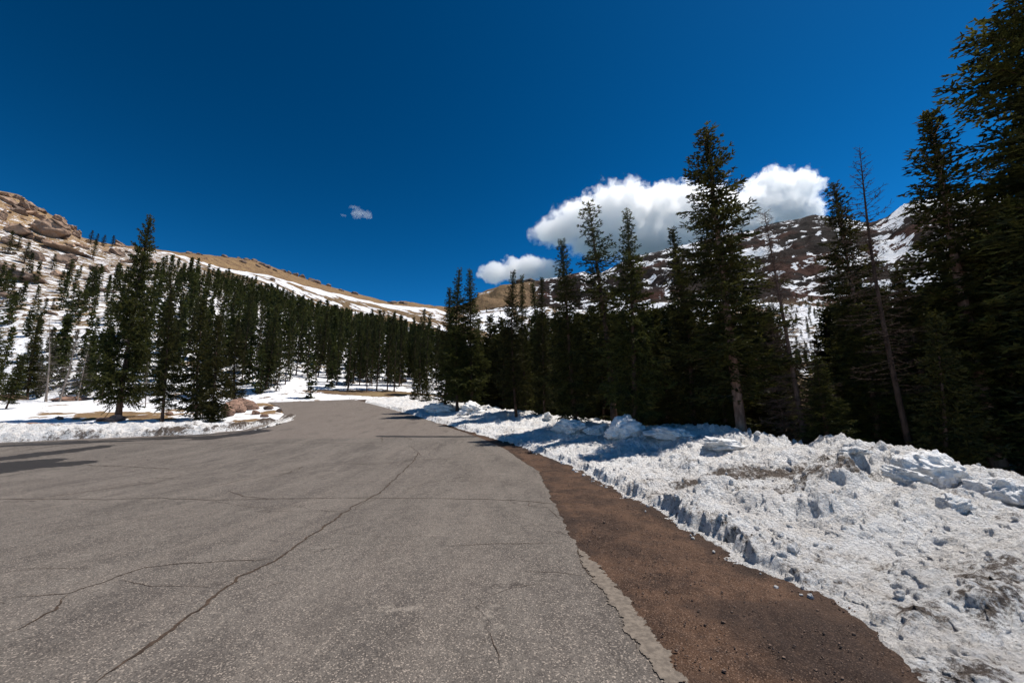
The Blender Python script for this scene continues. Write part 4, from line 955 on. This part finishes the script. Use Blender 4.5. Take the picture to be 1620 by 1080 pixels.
# ---------------------------------------------------------------- clouds
def cloud(blobs, Y, label, dens=.013, nscale=.0065, amp=1.0, cut=-.12):
    C = []
    for px, row, rx, ry in blobs:
        x, y, z = put(px, row, Y); C.append((x, y, z, px_size(rx, Y), px_size(ry, Y)))
    lo = [min(c[k] - (c[3] if k == 0 else c[4]) * 1.25 for c in C) for k in (0, 2)]; hi = [max(c[k] + (c[3] if k == 0 else c[4]) * 1.25 for c in C) for k in (0, 2)]
    dm = max(c[4] for c in C) * 1.5
    cx, cz = (lo[0] + hi[0]) / 2, (lo[1] + hi[1]) / 2
    m = NT('cloud_vapour')
    n = m.n('ShaderNodeTexNoise'); m.l(m.co, n.inputs['Vector']); n.inputs['Scale'].default_value = nscale; n.inputs['Detail'].default_value = 9; n.inputs['Roughness'].default_value = .62
    w_ = m.n('ShaderNodeTexNoise'); m.l(m.co, w_.inputs['Vector']); w_.inputs['Scale'].default_value = nscale * 1.3; w_.inputs['Detail'].default_value = 3
    wv = m.n('ShaderNodeVectorMath', operation='SUBTRACT'); m.l(w_.outputs[1], wv.inputs[0]); wv.inputs[1].default_value = (.5, .5, .5)
    ws = m.n('ShaderNodeVectorMath', operation='SCALE'); m.l(wv.outputs[0], ws.inputs[0]); ws.inputs[3].default_value = C[0][4] * .9
    wa = m.n('ShaderNodeVectorMath', operation='ADD'); m.l(m.co, wa.inputs[0]); m.l(ws.outputs[0], wa.inputs[1])
    d = None
    for x, y, z, rx, rz in C:
        mp = m.n('ShaderNodeMapping', vector_type='TEXTURE'); m.l(wa.outputs[0], mp.inputs[0])
        mp.inputs['Location'].default_value = (x - cx, 0, z - cz); mp.inputs['Scale'].default_value = (rx, min(dm, (rx + rz) * .42), rz)
        ln = m.n('ShaderNodeVectorMath', operation='LENGTH'); m.l(mp.outputs[0], ln.inputs[0])
        d = ln.outputs['Value'] if d is None else m.math('SMOOTH_MIN', d, ln.outputs['Value'], .15)
    f = m.math('SUBTRACT', 1.0 - cut, d); f = m.math('ADD', f, m.math('MULTIPLY', m.math('SUBTRACT', n.outputs[0], .5), amp * 2))
    f = m.ramp(f, .02, .22)
    v = m.n('ShaderNodeVolumePrincipled'); v.inputs['Color'].default_value = (1, 1, 1, 1); v.inputs['Anisotropy'].default_value = .5
    m.l(m.math('MULTIPLY', f, dens), v.inputs['Density']); m.l(v.outputs[0], m.out.inputs['Volume'])
    m.m.cycles.volume_step_rate = 1.0
    hx, hz = (hi[0] - lo[0]) / 2, (hi[1] - lo[1]) / 2
    bx = np.array([(i * hx, j * dm, k * hz) for i in (-1, 1) for j in (-1, 1) for k in (-1, 1)])
    q = [(0, 1, 3, 2), (4, 6, 7, 5), (0, 4, 5, 1), (2, 3, 7, 6), (0, 2, 6, 4), (1, 5, 7, 3)]
    o = obj('cloud', mesh('cloud', bx, q, mats=[m.m], smooth=False), loc=(cx, Y, cz))
    tag(o, label, 'cloud')
cloud([(885, 365, 45, 22), (930, 350, 55, 35), (985, 335, 65, 45), (1040, 345, 60, 50), (1075, 325, 60, 35), (1110, 340, 70, 45), (1150, 340, 60, 40), (1200, 330, 50, 40), (1225, 300, 45, 32), (1260, 295, 38, 28), (1250, 330, 50, 30), (960, 380, 60, 30), (1030, 385, 70, 35), (1110, 385, 70, 35), (1180, 360, 60, 35)], 5200,
      'large white cumulus cloud over the rocky mountain on the right')
cloud([(785, 432, 28, 15), (830, 427, 44, 20), (865, 430, 28, 18)], 5000, 'small flat white cloud just above the brown hill, left of the large cumulus')
cloud([(580, 340, 8, 5), (566, 338, 10, 6), (561, 328, 7, 2.5), (543, 341, 4, 2)], 5000, 'tiny wisp of cloud alone in the blue sky', .0045, .018, 1.5, -.3)
